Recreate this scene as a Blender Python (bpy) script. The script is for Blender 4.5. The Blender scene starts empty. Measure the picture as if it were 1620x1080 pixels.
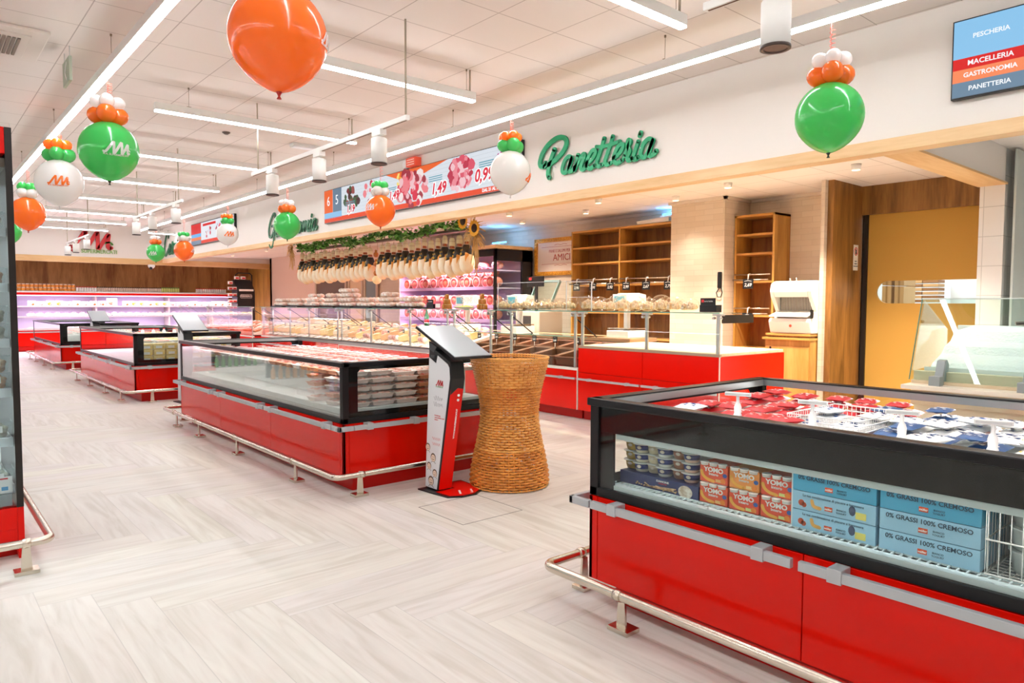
import bpy, bmesh, math, random
from mathutils import Vector, Matrix
random.seed(7)
S = bpy.context.scene
COL = S.collection
# ---------------------------------------------------------------- camera, world, exposure
cam_d = bpy.data.cameras.new('camera'); cam = bpy.data.objects.new('camera', cam_d); COL.objects.link(cam)
yaw, pit, rol = math.radians(40.578), math.radians(-3.041), math.radians(-0.162)
fw = Vector((math.sin(yaw)*math.cos(pit), math.cos(yaw)*math.cos(pit), math.sin(pit)))
rt = Vector((math.cos(yaw), -math.sin(yaw), 0)); dn = fw.cross(rt)
r2 = rt*math.cos(rol) + dn*math.sin(rol); d2 = -rt*math.sin(rol) + dn*math.cos(rol)
cam.matrix_world = Matrix(((r2.x, -d2.x, -fw.x, 0), (r2.y, -d2.y, -fw.y, 0), (r2.z, -d2.z, -fw.z, 1.40), (0, 0, 0, 1)))
cam_d.sensor_width = 36; cam_d.lens = 1117.85/1620*36; cam_d.clip_start = .05; cam_d.clip_end = 100
S.camera = cam
W = bpy.data.worlds.new('world'); S.world = W; W.use_nodes = True
W.node_tree.nodes['Background'].inputs[0].default_value = (1, .95, .9, 1)
W.node_tree.nodes['Background'].inputs[1].default_value = .35
S.view_settings.view_transform = 'Standard'; S.view_settings.look = 'None'
S.view_settings.gamma = 1; S.view_settings.use_curve_mapping = False
S.view_settings.exposure = .85
S.cycles.max_bounces = 8; S.cycles.transparent_max_bounces = 24; S.cycles.diffuse_bounces = 4; S.cycles.glossy_bounces = 4
S.cycles.caustics_reflective = False; S.cycles.caustics_refractive = False; S.cycles.sample_clamp_indirect = 6
S.cycles.use_denoising = True
LAMP = 17.0
# ---------------------------------------------------------------- materials
def lin(c):
    return tuple((x/12.92 if x <= .04045 else ((x+.055)/1.055)**2.4) for x in c)
def hx(h):
    h = h.lstrip('#'); return lin(tuple(int(h[i:i+2], 16)/255 for i in (0, 2, 4)))
MATS = {}
def new(name):
    m = bpy.data.materials.new(name); m.use_nodes = True
    nt = m.node_tree; b = nt.nodes['Principled BSDF']; return m, nt, b
def mat(name, col='#ffffff', r=.5, m=0., e=0., ec=None, spec=.5, coat=0., n=0., ns=8., bump=0., stretch=(1, 1, 1), col2=None, sss=0):
    """plain procedural surface: colour with optional noise between two tones, roughness, metal, emission"""
    if name in MATS: return MATS[name]
    M, nt, b = new(name); c = hx(col)
    b.inputs['Base Color'].default_value = (*c, 1)
    b.inputs['Roughness'].default_value = r; b.inputs['Metallic'].default_value = m
    b.inputs['Specular IOR Level'].default_value = spec; b.inputs['Coat Weight'].default_value = coat; b.inputs['Coat Roughness'].default_value = .05
    if sss: b.inputs['Subsurface Weight'].default_value = sss; b.inputs['Subsurface Radius'].default_value = (.05, .03, .02)
    if e: b.inputs['Emission Color'].default_value = (*(hx(ec) if ec else c), 1); b.inputs['Emission Strength'].default_value = e
    if n or bump or col2:
        tc = nt.nodes.new('ShaderNodeTexCoord'); mp = nt.nodes.new('ShaderNodeMapping'); mp.inputs['Scale'].default_value = stretch
        no = nt.nodes.new('ShaderNodeTexNoise'); no.inputs['Scale'].default_value = ns; no.inputs['Detail'].default_value = 4
        nt.links.new(tc.outputs['Object'], mp.inputs[0]); nt.links.new(mp.outputs[0], no.inputs['Vector'])
        if n or col2:
            rp = nt.nodes.new('ShaderNodeValToRGB'); rp.color_ramp.elements[0].position = .35; rp.color_ramp.elements[1].position = .65
            d = hx(col2) if col2 else tuple(x*(1-n) for x in c)
            rp.color_ramp.elements[0].color = (*d, 1); rp.color_ramp.elements[1].color = (*c, 1)
            nt.links.new(no.outputs[0], rp.inputs[0]); nt.links.new(rp.outputs[0], b.inputs['Base Color'])
        if bump:
            bp = nt.nodes.new('ShaderNodeBump'); bp.inputs['Strength'].default_value = bump; bp.inputs['Distance'].default_value = .01
            nt.links.new(no.outputs[0], bp.inputs['Height']); nt.links.new(bp.outputs[0], b.inputs['Normal'])
    MATS[name] = M; return M
def wood(name, c1, c2, axis='z', r=.45, sc=3.):
    if name in MATS: return MATS[name]
    M, nt, b = new(name); L = nt.links.new
    tc = nt.nodes.new('ShaderNodeTexCoord'); mp = nt.nodes.new('ShaderNodeMapping')
    s = {'x': (.12, 1, 1), 'y': (1, .12, 1), 'z': (1, 1, .12)}[axis]
    mp.inputs['Scale'].default_value = tuple(k*sc for k in s)
    n1 = nt.nodes.new('ShaderNodeTexNoise'); n1.inputs['Scale'].default_value = 2.2; n1.inputs['Detail'].default_value = 6; n1.inputs['Distortion'].default_value = .6
    n2 = nt.nodes.new('ShaderNodeTexNoise'); n2.inputs['Scale'].default_value = 14; n2.inputs['Detail'].default_value = 3
    mx = nt.nodes.new('ShaderNodeMath'); mx.operation = 'MULTIPLY_ADD'; mx.inputs[1].default_value = .35
    rp = nt.nodes.new('ShaderNodeValToRGB'); rp.color_ramp.elements[0].position = .48; rp.color_ramp.elements[1].position = .85
    rp.color_ramp.elements[0].color = (*hx(c2), 1); rp.color_ramp.elements[1].color = (*hx(c1), 1)
    L(tc.outputs['Object'], mp.inputs[0]); L(mp.outputs[0], n1.inputs['Vector']); L(mp.outputs[0], n2.inputs['Vector'])
    L(n2.outputs[0], mx.inputs[0]); L(n1.outputs[0], mx.inputs[2]); L(mx.outputs[0], rp.inputs[0]); L(rp.outputs[0], b.inputs['Base Color'])
    b.inputs['Roughness'].default_value = r
    MATS[name] = M; return M
def glass(name, tint='#ffffff', f0=.05, gain=1.):
    """a thin pane: clear body plus a Schlick surface reflection"""
    if name in MATS: return MATS[name]
    M = bpy.data.materials.new(name); M.use_nodes = True; nt = M.node_tree; nt.nodes.clear(); L = nt.links.new
    out = nt.nodes.new('ShaderNodeOutputMaterial'); mix = nt.nodes.new('ShaderNodeMixShader')
    tr = nt.nodes.new('ShaderNodeBsdfTransparent'); tr.inputs[0].default_value = (*hx(tint), 1)
    gl = nt.nodes.new('ShaderNodeBsdfGlossy'); gl.inputs['Roughness'].default_value = .0; gl.inputs[0].default_value = (1, 1, 1, 1)
    ge = nt.nodes.new('ShaderNodeNewGeometry'); dt = nt.nodes.new('ShaderNodeVectorMath'); dt.operation = 'DOT_PRODUCT'
    L(ge.outputs['Normal'], dt.inputs[0]); L(ge.outputs['Incoming'], dt.inputs[1])
    def mt(op, a=None, c=None, a2=None):
        n_ = nt.nodes.new('ShaderNodeMath'); n_.operation = op
        if a is not None: (L(a, n_.inputs[0]) if not isinstance(a, (int, float)) else n_.inputs[0].__setattr__('default_value', a))
        if c is not None: (L(c, n_.inputs[1]) if not isinstance(c, (int, float)) else n_.inputs[1].__setattr__('default_value', c))
        return n_.outputs[0]
    ab = mt('ABSOLUTE', dt.outputs['Value']); om = mt('SUBTRACT', 1., ab); p5 = mt('POWER', om, 5.)
    k = mt('MULTIPLY', p5, (1-f0)*gain); fr = mt('ADD', k, f0)
    L(fr, mix.inputs[0]); L(tr.outputs[0], mix.inputs[1]); L(gl.outputs[0], mix.inputs[2]); L(mix.outputs[0], out.inputs[0])
    MATS[name] = M; return M
def tilemat(name, c1, c2, bw, bh, mortar, off=.5, uv='YZ', r=.4, bump=.3, vary=None):
    if name in MATS: return MATS[name]
    M, nt, b = new(name); L = nt.links.new
    tc = nt.nodes.new('ShaderNodeTexCoord'); sp = nt.nodes.new('ShaderNodeSeparateXYZ'); cb = nt.nodes.new('ShaderNodeCombineXYZ')
    L(tc.outputs['Object'], sp.inputs[0])
    if uv == 'XYZ':      # any vertical face: x+y runs along it
        ad = nt.nodes.new('ShaderNodeMath'); L(sp.outputs['X'], ad.inputs[0]); L(sp.outputs['Y'], ad.inputs[1]); L(ad.outputs[0], cb.inputs[0]); L(sp.outputs['Z'], cb.inputs[1])
    else: L(sp.outputs[uv[0]], cb.inputs[0]); L(sp.outputs[uv[1]], cb.inputs[1])
    br = nt.nodes.new('ShaderNodeTexBrick'); br.offset = off; br.inputs['Scale'].default_value = 1
    br.inputs['Brick Width'].default_value = bw; br.inputs['Row Height'].default_value = bh; br.inputs['Mortar Size'].default_value = mortar
    br.inputs['Color1'].default_value = (*hx(c1), 1); br.inputs['Color2'].default_value = (*hx(vary or c1), 1); br.inputs['Mortar'].default_value = (*hx(c2), 1)
    L(cb.outputs[0], br.inputs['Vector']); L(br.outputs['Color'], b.inputs['Base Color']); b.inputs['Roughness'].default_value = r
    if bump:
        bp = nt.nodes.new('ShaderNodeBump'); bp.inputs['Strength'].default_value = bump; bp.inputs['Distance'].default_value = .004; bp.invert = True
        L(br.outputs['Fac'], bp.inputs['Height']); L(bp.outputs[0], b.inputs['Normal'])
    MATS[name] = M; return M
RED = mat('red_lacquer', '#e40f02', .2, spec=.28)
RED2 = mat('red_gloss', '#e60c02', .3, spec=.28)
DRED = mat('red_kick_plate', '#bd0c04', .4, spec=.3)
BLK = mat('graphite_frame', '#171618', .3, spec=.3)
BLACK = mat('black_plastic', '#0d0d0f', .35)
GREY = mat('grey_rail', '#b9bcc0', .38, m=.25)
STEEL = mat('brushed_steel', '#d9cfc0', .24, m=1.)
ALU = mat('aluminium', '#c9ccca', .35, m=.6)
WHITE = mat('white_plastic', '#f2f1ee', .4)
WMET = mat('white_enamel', '#f3f1ec', .45)
LINER = mat('white_liner', '#dfe2e0', .35)
GLASS = glass('clear_glass', '#fafdfc', .018, 2.6)
GGLASS = glass('greenish_glass', '#f1faf7', .025, 1.2)
EDGE = mat('green_glass_edge', '#5f9c8c', .2)
OAKL = wood('light_oak', '#edcb9c', '#dcb27c', 'y', .5)
OAKX = wood('light_oak_cross', '#e8c491', '#d5a76b', 'x', .5)
OAKM = wood('honey_oak', '#cf9c50', '#a9762f', 'z', .45)
OAKD = wood('brown_oak', '#a27238', '#6b4519', 'z', .45)
OAKS = wood('shelf_oak', '#d39d55', '#b98138', 'y', .45)
LAMPM = mat('lamp_diffuser', '#ffffff', .5, e=LAMP, ec='#f8fbff')
FILM = mat('clear_film', '#ffffff', .12, spec=.8)
def pcol(h, r=.4, e=0): return mat('paint_'+h.strip('#')+('e%g' % e if e else ''), h, r, e=e)
# ---------------------------------------------------------------- mesh helpers
class MB:
    def __init__(s): s.v, s.f, s.mi, s.sm = [], [], [], []
    def add(s, vs, fs, m=0, smooth=False):
        o = len(s.v); s.v += [tuple(v) for v in vs]
        for f in fs: s.f.append(tuple(i+o for i in f)); s.mi.append(m); s.sm.append(smooth)
        return s
    def box(s, x0, x1, y0, y1, z0, z1, m=0):
        if x0 > x1: x0, x1 = x1, x0
        if y0 > y1: y0, y1 = y1, y0
        if z0 > z1: z0, z1 = z1, z0
        return s.add([(x0,y0,z0),(x1,y0,z0),(x1,y1,z0),(x0,y1,z0),(x0,y0,z1),(x1,y0,z1),(x1,y1,z1),(x0,y1,z1)],
              [(0,3,2,1),(4,5,6,7),(0,1,5,4),(1,2,6,5),(2,3,7,6),(3,0,4,7)], m)
    def cyl(s, p0, p1, r0, r1=None, n=14, m=0):
        return s.tube([p0, p1], [r0, r0 if r1 is None else r1], n, m)
    def tube(s, pts, r, n=8, m=0, closed=False, cap=True, smooth=True):
        pts = [Vector(p) for p in pts]; N = len(pts); rs = r if isinstance(r, (list, tuple)) else [r]*N
        vs = []; up = None
        for i, p in enumerate(pts):
            if closed: t = pts[(i+1) % N]-pts[i-1]
            else: t = pts[min(i+1, N-1)]-pts[max(i-1, 0)]
            t = t.normalized() if t.length > 1e-9 else Vector((0,0,1))
            if up is None: up = Vector((0,0,1)) if abs(t.z) < .9 else Vector((1,0,0))
            a = t.cross(up); a = a.normalized() if a.length > 1e-6 else t.orthogonal().normalized(); b = a.cross(t).normalized(); up = b
            for k in range(n):
                q = 2*math.pi*k/n; vs.append(p+(a*math.cos(q)+b*math.sin(q))*rs[i])
        fs = []
        for i in range(N if closed else N-1):
            j = (i+1) % N
            for k in range(n): fs.append((i*n+k, i*n+(k+1) % n, j*n+(k+1) % n, j*n+k))
        s.add(vs, fs, m, smooth)
        if cap and not closed:
            o = len(s.v)-len(vs); s.f.append(tuple(o+k for k in range(n))[::-1]); s.mi.append(m); s.sm.append(False)
            s.f.append(tuple(o+(N-1)*n+k for k in range(n))); s.mi.append(m); s.sm.append(False)
        return s
    def lathe(s, c, prof, n=20, m=0, sx=1., sy=1., smooth=True):
        cx, cy, cz = c; vs = []
        for r, z in prof:
            for k in range(n):
                q = 2*math.pi*k/n; vs.append((cx+math.cos(q)*r*sx, cy+math.sin(q)*r*sy, cz+z))
        fs = [(i*n+k, i*n+(k+1) % n, (i+1)*n+(k+1) % n, (i+1)*n+k) for i in range(len(prof)-1) for k in range(n)]
        fs = [f for f in fs]
        s.add(vs, fs, m, smooth); o = len(s.v)-len(vs)
        if prof[0][0] > 1e-4: s.f.append(tuple(o+k for k in range(n))[::-1]); s.mi.append(m); s.sm.append(False)
        if prof[-1][0] > 1e-4: s.f.append(tuple(o+(len(prof)-1)*n+k for k in range(n))); s.mi.append(m); s.sm.append(False)
        return s
    def sph(s, c, r, n=14, m=0, sx=1., sy=1., sz=1.):
        k = max(5, n//2); pr = [(max(1e-5, r*math.sin(math.pi*i/k)), -r*sz*math.cos(math.pi*i/k)) for i in range(k+1)]
        return s.lathe(c, pr, n, m, sx, sy)
    def prism(s, poly, ax, a, b, m=0):
        """poly of (u,v); ax 'x': points (w,u,v); 'y': (u,w,v); 'z': (u,v,w)"""
        f = {'x': lambda u, v, w: (w, u, v), 'y': lambda u, v, w: (u, w, v), 'z': lambda u, v, w: (u, v, w)}[ax]
        n = len(poly); vs = [f(u, v, a) for u, v in poly]+[f(u, v, b) for u, v in poly]
        fs = [tuple(range(n))[::-1], tuple(range(n, 2*n))]+[(i, (i+1) % n, n+(i+1) % n, n+i) for i in range(n)]
        return s.add(vs, fs, m)
    def ribbon(s, pts, w, org, ud, vd, nd, depth, m=0, sub=5):
        """a brush stroke of width w following pts (u,v) on the plane org+u*ud+v*vd, thick along nd"""
        P = [Vector((p[0], p[1])) for p in pts]; Q = []
        if sub > 1 and len(P) > 2:
            for i in range(len(P)-1):
                p0, p1, p2, p3 = P[max(i-1, 0)], P[i], P[i+1], P[min(i+2, len(P)-1)]
                for k in range(sub):
                    t = k/sub; Q.append(.5*((2*p1)+(p2-p0)*t+(2*p0-5*p1+4*p2-p3)*t*t+(3*p1-p0-3*p2+p3)*t**3))
            Q.append(P[-1])
        else: Q = P
        N = len(Q); Lf, Rt = [], []
        for i, q in enumerate(Q):
            t = Q[min(i+1, N-1)]-Q[max(i-1, 0)]; t = t.normalized() if t.length > 0 else Vector((1, 0)); nrm = Vector((-t.y, t.x))
            Lf.append(q+nrm*w/2); Rt.append(q-nrm*w/2)
        def cap(q, t, sgn):
            a0 = math.atan2(t.y, t.x); return [q+Vector((math.cos(a0+sgn*a), math.sin(a0+sgn*a)))*w/2 for a in (-math.pi/3, -math.pi/6, 0, math.pi/6, math.pi/3)]
        def P3(q, d): return org+ud*q.x+vd*q.y+nd*d
        for i in range(N-1):
            quad = [Lf[i], Rt[i], Rt[i+1], Lf[i+1]]
            vs = [P3(q, depth) for q in quad]+[P3(q, 0) for q in quad]
            s.add(vs, [(0,1,2,3),(4,5,1,0),(6,7,3,2),(7,4,0,3),(5,6,2,1),(7,6,5,4)], m)
        for q in (Q[0], Q[-1]):
            vs = [P3(q+Vector((math.cos(a*math.pi/5), math.sin(a*math.pi/5)))*w/2, d) for d in (depth, 0) for a in range(10)]
            s.add(vs, [tuple(range(10))]+[(k, (k+1) % 10, 10+(k+1) % 10, 10+k) for k in range(10)], m)
        return s
    def xf(s, M, start=0):
        s.v = s.v[:start]+[tuple(M @ Vector(v)) for v in s.v[start:]]; return s
    def build(s, name, mats, parent=None, bevel=0., world=True, seg=2):
        me = bpy.data.meshes.new(name); me.from_pydata(s.v, [], s.f)
        for m in (mats if isinstance(mats, (list, tuple)) else [mats]): me.materials.append(m)
        me.polygons.foreach_set('material_index', s.mi); me.polygons.foreach_set('use_smooth', s.sm)
        o = bpy.data.objects.new(name, me); COL.objects.link(o)
        if parent:
            o.parent = parent
            if world: me.transform(Matrix.Translation(-wloc(parent)))
        bm = bmesh.new(); bm.from_mesh(me)
        if bevel:
            bmesh.ops.bevel(bm, geom=[e for e in bm.edges if len(e.link_faces) == 2 and e.calc_face_angle(0) > .6], offset=bevel, segments=seg, affect='EDGES', profile=.6)
        bmesh.ops.recalc_face_normals(bm, faces=bm.faces); bm.to_mesh(me); bm.free(); me.update()
        return o
def wloc(o):
    v = Vector((0, 0, 0))
    while o: v = v+o.location; o = o.parent
    return v
def thing(name, label, cat, loc=(0, 0, 0), group=None):
    o = bpy.data.objects.new(name, None); COL.objects.link(o); o.empty_display_size = .1
    o.location = loc; o['label'] = label; o['category'] = cat
    if group: o['group'] = group
    return o
def tag(o, label, cat, group=None, kind=None):
    o['label'] = label; o['category'] = cat
    if group: o['group'] = group
    if kind: o['kind'] = kind
    return o
def struct(o): o['kind'] = 'structure'; return o
def kids(o): return KIDS.get(o.name) or [c for c in bpy.data.objects if c.parent == o]
KIDS = {}
def dup(root, loc, label=None, rotz=None, group=None, scale=None, rot=None):
    if root.name not in KIDS:
        KIDS[root.name] = [c for c in bpy.data.objects if c.parent == root]
        for c in KIDS[root.name]: KIDS[c.name] = [g for g in bpy.data.objects if g.parent == c]
    r = root.copy(); COL.objects.link(r); r.location = loc
    if rotz is not None: r.rotation_euler = (0, 0, rotz)
    if rot is not None: r.rotation_euler = rot
    if scale: r.scale = scale if isinstance(scale, (tuple, list)) else (scale,)*3
    if label: r['label'] = label
    if group: r['group'] = group
    for ch in KIDS[root.name]:
        c = ch.copy(); COL.objects.link(c); c.parent = r
        for g in KIDS[ch.name]:
            d = g.copy(); COL.objects.link(d); d.parent = c
    return r
class Row:
    """first use moves the prototype itself, later uses copy it"""
    def __init__(s, proto): s.p = proto; s.used = False
    def put(s, loc, label=None, rotz=0., group=None, scale=None, rot=None):
        sc = scale if isinstance(scale, (tuple, list)) else (scale or 1.,)*3
        rt_ = rot or (0, 0, rotz)
        if s.used: return dup(s.p, loc, label, None, group, sc, rt_)
        s.used = True; o = s.p; o.location = loc; o.rotation_euler = rt_; o.scale = sc
        if label: o['label'] = label
        if group: o['group'] = group
        return o
ONES = 'zeroth first second third fourth fifth sixth seventh eighth ninth tenth eleventh twelfth thirteenth fourteenth fifteenth sixteenth seventeenth eighteenth nineteenth'.split()
TENS = {2: 'twent', 3: 'thirt', 4: 'fort', 5: 'fift', 6: 'sixt', 7: 'sevent', 8: 'eight', 9: 'ninet'}
def nth(i):
    if i < 20: return ONES[i]
    t, o = divmod(i, 10)
    if t > 9: return 'hundred-and-'+nth(i-100) if i > 100 else 'hundredth'
    return TENS[t]+'ieth' if o == 0 else TENS[t]+'y-'+ONES[o]
TX = {}
def text(s, size, mat_, parent, org, ud, vd, depth=.002, align='CENTER', name='lettering', shear=0., bold=0., wsc=1.):
    """lettering s on the plane org + ud, vd; built as a thin relief"""
    ud = Vector(ud).normalized(); vd = Vector(vd).normalized(); nd = ud.cross(vd)
    key = (s, align, round(bold/size, 3), round(depth/size, 3), shear)
    if key not in TX:
        cu = bpy.data.curves.new('t', 'FONT'); cu.body = s; cu.size = 1; cu.align_x = align; cu.align_y = 'CENTER'
        cu.extrude = depth/size; cu.offset = bold/size; cu.shear = shear; cu.resolution_u = 3
        ob = bpy.data.objects.new('t', cu); COL.objects.link(ob)
        bpy.context.view_layer.update()
        dg = bpy.context.evaluated_depsgraph_get()
        me = bpy.data.meshes.new_from_object(ob.evaluated_get(dg)); TX[key] = me
        bpy.data.objects.remove(ob)
    me = TX[key].copy(); me.name = name; me.materials.clear(); me.materials.append(mat_)
    org = Vector(org); M = Matrix(((ud.x, vd.x, nd.x, org.x), (ud.y, vd.y, nd.y, org.y), (ud.z, vd.z, nd.z, org.z), (0, 0, 0, 1))) @ Matrix.Diagonal((size*wsc, size, size, 1))
    if parent: M = Matrix.Translation(-wloc(parent)) @ M
    me.transform(M)
    o = bpy.data.objects.new(name, me); COL.objects.link(o)
    if parent: o.parent = parent
    return o
X_, Y_, Z_ = Vector((1, 0, 0)), Vector((0, 1, 0)), Vector((0, 0, 1))
LOGO = [(0, .07), (.035, .055), (.10, .30), (.10, .33), (.105, .10), (.12, .07), (.22, .36), (.25, .36), (.245, .10), (.26, .07), (.36, .36), (.39, .34), (.385, .12), (.385, .07), (.43, .055)]
LOGO = [(0, .03), (.10, .04), (.36, .42), (.40, .42), (.40, .03), (.44, .03), (.66, .42), (.70, .42), (.70, .03), (.74, .03), (.94, .38), (.98, .38), (.95, .05), (1.04, .03)]
def logo_mb(mb, w, org, ud, vd, nd, depth, m=0, m2=None):
    """the zigzag double-M emblem, w wide"""
    mb.ribbon([(u*w-.5*w, v*w) for u, v in LOGO], w*.10, Vector(org), Vector(ud), Vector(vd), Vector(nd), depth, m, 3)
    mb.ribbon([(.40*w, .16*w), (.50*w, .19*w), (.57*w, .13*w)], w*.05, Vector(org), Vector(ud), Vector(vd), Vector(nd), depth, m if m2 is None else m2, 2)
# ================================================================ THE ROOM
def floor():
    Wp, Lp = .21, 1.26
    M, nt, b = new('pale_plank_floor'); L = nt.links.new
    uv = nt.nodes.new('ShaderNodeUVMap'); uv.uv_map = 'grain'
    mp = nt.nodes.new('ShaderNodeMapping'); mp.inputs['Scale'].default_value = (.9, 9, 1)
    n1 = nt.nodes.new('ShaderNodeTexNoise'); n1.inputs['Scale'].default_value = 1.6; n1.inputs['Detail'].default_value = 7; n1.inputs['Distortion'].default_value = 1.2
    rp = nt.nodes.new('ShaderNodeValToRGB'); e = rp.color_ramp.elements
    e[0].position = .32; e[0].color = (*hx('#d3cec4'), 1); e[1].position = .72; e[1].color = (*hx('#e8e6df'), 1)
    e2 = rp.color_ramp.elements.new(.5); e2.color = (*hx('#e0dcd5'), 1)
    at = nt.nodes.new('ShaderNodeAttribute'); at.attribute_name = 'tone'
    mx = nt.nodes.new('ShaderNodeMix'); mx.data_type = 'RGBA'; mx.blend_type = 'MULTIPLY'; mx.inputs[0].default_value = 1
    uve = nt.nodes.new('ShaderNodeUVMap'); uve.uv_map = 'edge'; sp = nt.nodes.new('ShaderNodeSeparateXYZ')
    L(uve.outputs[0], sp.inputs[0])
    mn = []
    for i, ln in ((0, Lp), (1, Wp)):      # distance to the plank edge in metres
        a = nt.nodes.new('ShaderNodeMath'); a.operation = 'PINGPONG'; a.inputs[1].default_value = ln/2
        L(sp.outputs[i], a.inputs[0]); mn.append(a)
    m3 = nt.nodes.new('ShaderNodeMath'); m3.operation = 'MINIMUM'; L(mn[0].outputs[0], m3.inputs[0]); L(mn[1].outputs[0], m3.inputs[1])
    mr = nt.nodes.new('ShaderNodeMapRange'); mr.inputs[1].default_value = .0006; mr.inputs[2].default_value = .0028; mr.inputs[3].default_value = .8; mr.inputs[4].default_value = 1.; L(m3.outputs[0], mr.inputs[0])
    m4 = nt.nodes.new('ShaderNodeMix'); m4.data_type = 'RGBA'; m4.blend_type = 'MULTIPLY'; m4.inputs[0].default_value = 1
    L(uv.outputs[0], mp.inputs[0]); L(mp.outputs[0], n1.inputs['Vector']); L(n1.outputs[0], rp.inputs[0])
    L(rp.outputs[0], mx.inputs[6]); L(at.outputs['Color'], mx.inputs[7]); L(mx.outputs[2], m4.inputs[6]); L(mr.outputs[0], m4.inputs[7])
    L(m4.outputs[2], b.inputs['Base Color']); b.inputs['Roughness'].default_value = .38; b.inputs['Specular IOR Level'].default_value = .4
    vs, fs, uvg, uvl, tn = [], [], [], [], []
    R = random.Random(3)
    def plank(x0, y0, horiz):
        w, h = (Lp, Wp) if horiz else (Wp, Lp)
        if x0 > 12.5 or y0 > 27.5 or x0+w < -10 or y0+h < -6: return
        o = len(vs); vs.extend([(x0, y0, 0), (x0+w, y0, 0), (x0+w, y0+h, 0), (x0, y0+h, 0)]); fs.append((o, o+1, o+2, o+3))
        c = [(0, 0), (Lp, 0), (Lp, Wp), (0, Wp)] if horiz else [(0, Wp), (0, 0), (Lp, 0), (Lp, Wp)]
        ox, oy = R.random()*50, R.random()*50; uvl.extend(c); uvg.extend([(p+ox, q+oy) for p, q in c])
        t = .95+.05*R.random(); tt = (t, t*(.985+.03*R.random()), t*(.97+.05*R.random()), 1); tn.extend([tt]*4)
    for i in range(-160, 160):
        for j in range(-25, 40):
            x = .84+i*Wp+j*Lp; y = 3.42-i*Wp+j*Lp
            plank(x, y, True); plank(x+Lp, y, False)
    me = bpy.data.meshes.new('floor'); me.from_pydata(vs, [], fs)
    for nme, dat in (('grain', uvg), ('edge', uvl)):
        u = me.uv_layers.new(name=nme); u.data.foreach_set('uv', [k for p in dat for k in p])
    ca = me.color_attributes.new('tone', 'FLOAT_COLOR', 'CORNER'); ca.data.foreach_set('color', [k for p in tn for k in p])
    me.materials.append(M); o = bpy.data.objects.new('floor', me); COL.objects.link(o); struct(o)
floor()
CEIL = tilemat('ceiling_panels', '#e6ddd6', '#b8aca3', .6, .6, .0045, 0, 'XY', .8, .4)
WALLM = mat('wall_paint', '#ebe5de', .75, bump=.08, ns=60)
BRICK = tilemat('cream_wall_tile', '#dfd0bd', '#cdbca8', .30, .075, .003, .5, 'XYZ', .45, .25, vary='#d6c5b0')
WTILE = tilemat('white_wall_tile', '#eeedea', '#cfcfcc', .60, .30, .004, 0, 'XYZ', .25, .3)
PINKW = mat('pale_wall_panel', '#e8cdb9', .6)
MOLD = mat('cream_moulding', '#ded2c4', .5)
def slab(name, x0, x1, y0, y1, z0, z1, m, bev=0, org=None):
    mb = MB().box(x0, x1, y0, y1, z0, z1); o = mb.build(name, m, bevel=bev)
    if org: o.data.transform(Matrix.Translation(-Vector(org))); o.location = org
    return struct(o)
slab('ceiling', -9.1, 5.97, -5.1, 23.25, 3.63, 3.75, CEIL, org=(5.93, 3.69, 3.63))
slab('wall_left', -9.2, -9, -5.1, 26.4, 0, 3.75, WALLM)
slab('wall_rear', -9.1, 12.3, -5.2, -5, 0, 3.75, WALLM)
slab('wall_right', 5.96, 6.08, -5, 23.2, 2.71, 3.75, WALLM)
slab('trim_1', 5.925, 6.085, -5, 23.2, 2.61, 2.712, OAKL, .003)
slab('wall_far', -9, 9.6, 23.2, 23.32, 2.70, 3.75, WALLM)
slab('trim_2', -9, 9.6, 23.17, 23.33, 2.54, 2.702, OAKX, .003)
slab('wall_back', -9, 9.6, 25.45, 25.6, 0, 2.9, wood('brown_wood_panelling', '#c28a4e', '#8b5426', 'z', .5, 2.4))
slab('ceiling_far', -9, 9.6, 23.3, 25.6, 2.86, 2.95, CEIL, org=(5.93, 3.69, 2.86))
slab('ceiling_counter', 6.08, 9.7, 2.42, 23.2, 2.85, 2.95, CEIL, org=(5.93, 3.69, 2.85))
slab('ceiling_fish', 6.08, 12.3, -5, 2.22, 2.97, 3.05, CEIL, org=(5.93, 3.69, 2.97))
# partition between the bakery and the fish counter, carried by a cross beam
slab('trim_3', 6.085, 8.42, 2.20, 2.46, 2.61, 2.63, OAKX, .002)
slab('wall_cross', 6.085, 8.42, 2.22, 2.44, 2.63, 3.05, WALLM)
slab('wall_partition', 8.40, 12.2, 2.22, 2.44, 0, 3.05, WTILE)
slab('wall_fish', 9.15, 9.3, -5, 2.22, 0, 3.05, WTILE)
# bakery back wall (x = 9) with the opening of the rolling door
slab('wall_bakery', 9.0, 9.15, 3.86, 15.6, 0, 2.9, BRICK)
slab('wall_service', 9.0, 9.15, 15.6, 22.6, 0, 2.9, PINKW)
slab('wall_service_end', 9.35, 9.5, 22.5, 25.5, 0, 2.9, OAKM)
slab('wall_service_return', 9.0, 9.5, 22.45, 22.6, 0, 2.9, PINKW)
slab('pillar_bakery', 8.375, 9.0, 5.40, 6.275, 0, 2.85, BRICK)
slab('pillar_side', 8.15, 9.0, 3.93, 3.975, 0, 2.85, BRICK)
slab('trim_4', 8.22, 9.1, 3.86, 3.93, 0, 2.85, OAKD, .002)
slab('trim_5', 8.97, 9.12, 2.44, 3.86, 2.50, 2.86, OAKD, .002)
slab('trim_6', 8.90, 9.02, 2.44, 2.475, 0, 2.86, OAKM, .002)
mo = MB()
mo.box(8.96, 9.0, 6.275, 15.6, 2.80, 2.85); mo.box(8.335, 8.375, 5.36, 6.3, 2.81, 2.85); mo.box(8.335, 9, 5.36, 5.4, 2.81, 2.85); mo.box(8.96, 9.0, 4.06, 5.36, 2.81, 2.85)
struct(mo.build('trim_7', MOLD))
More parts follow.
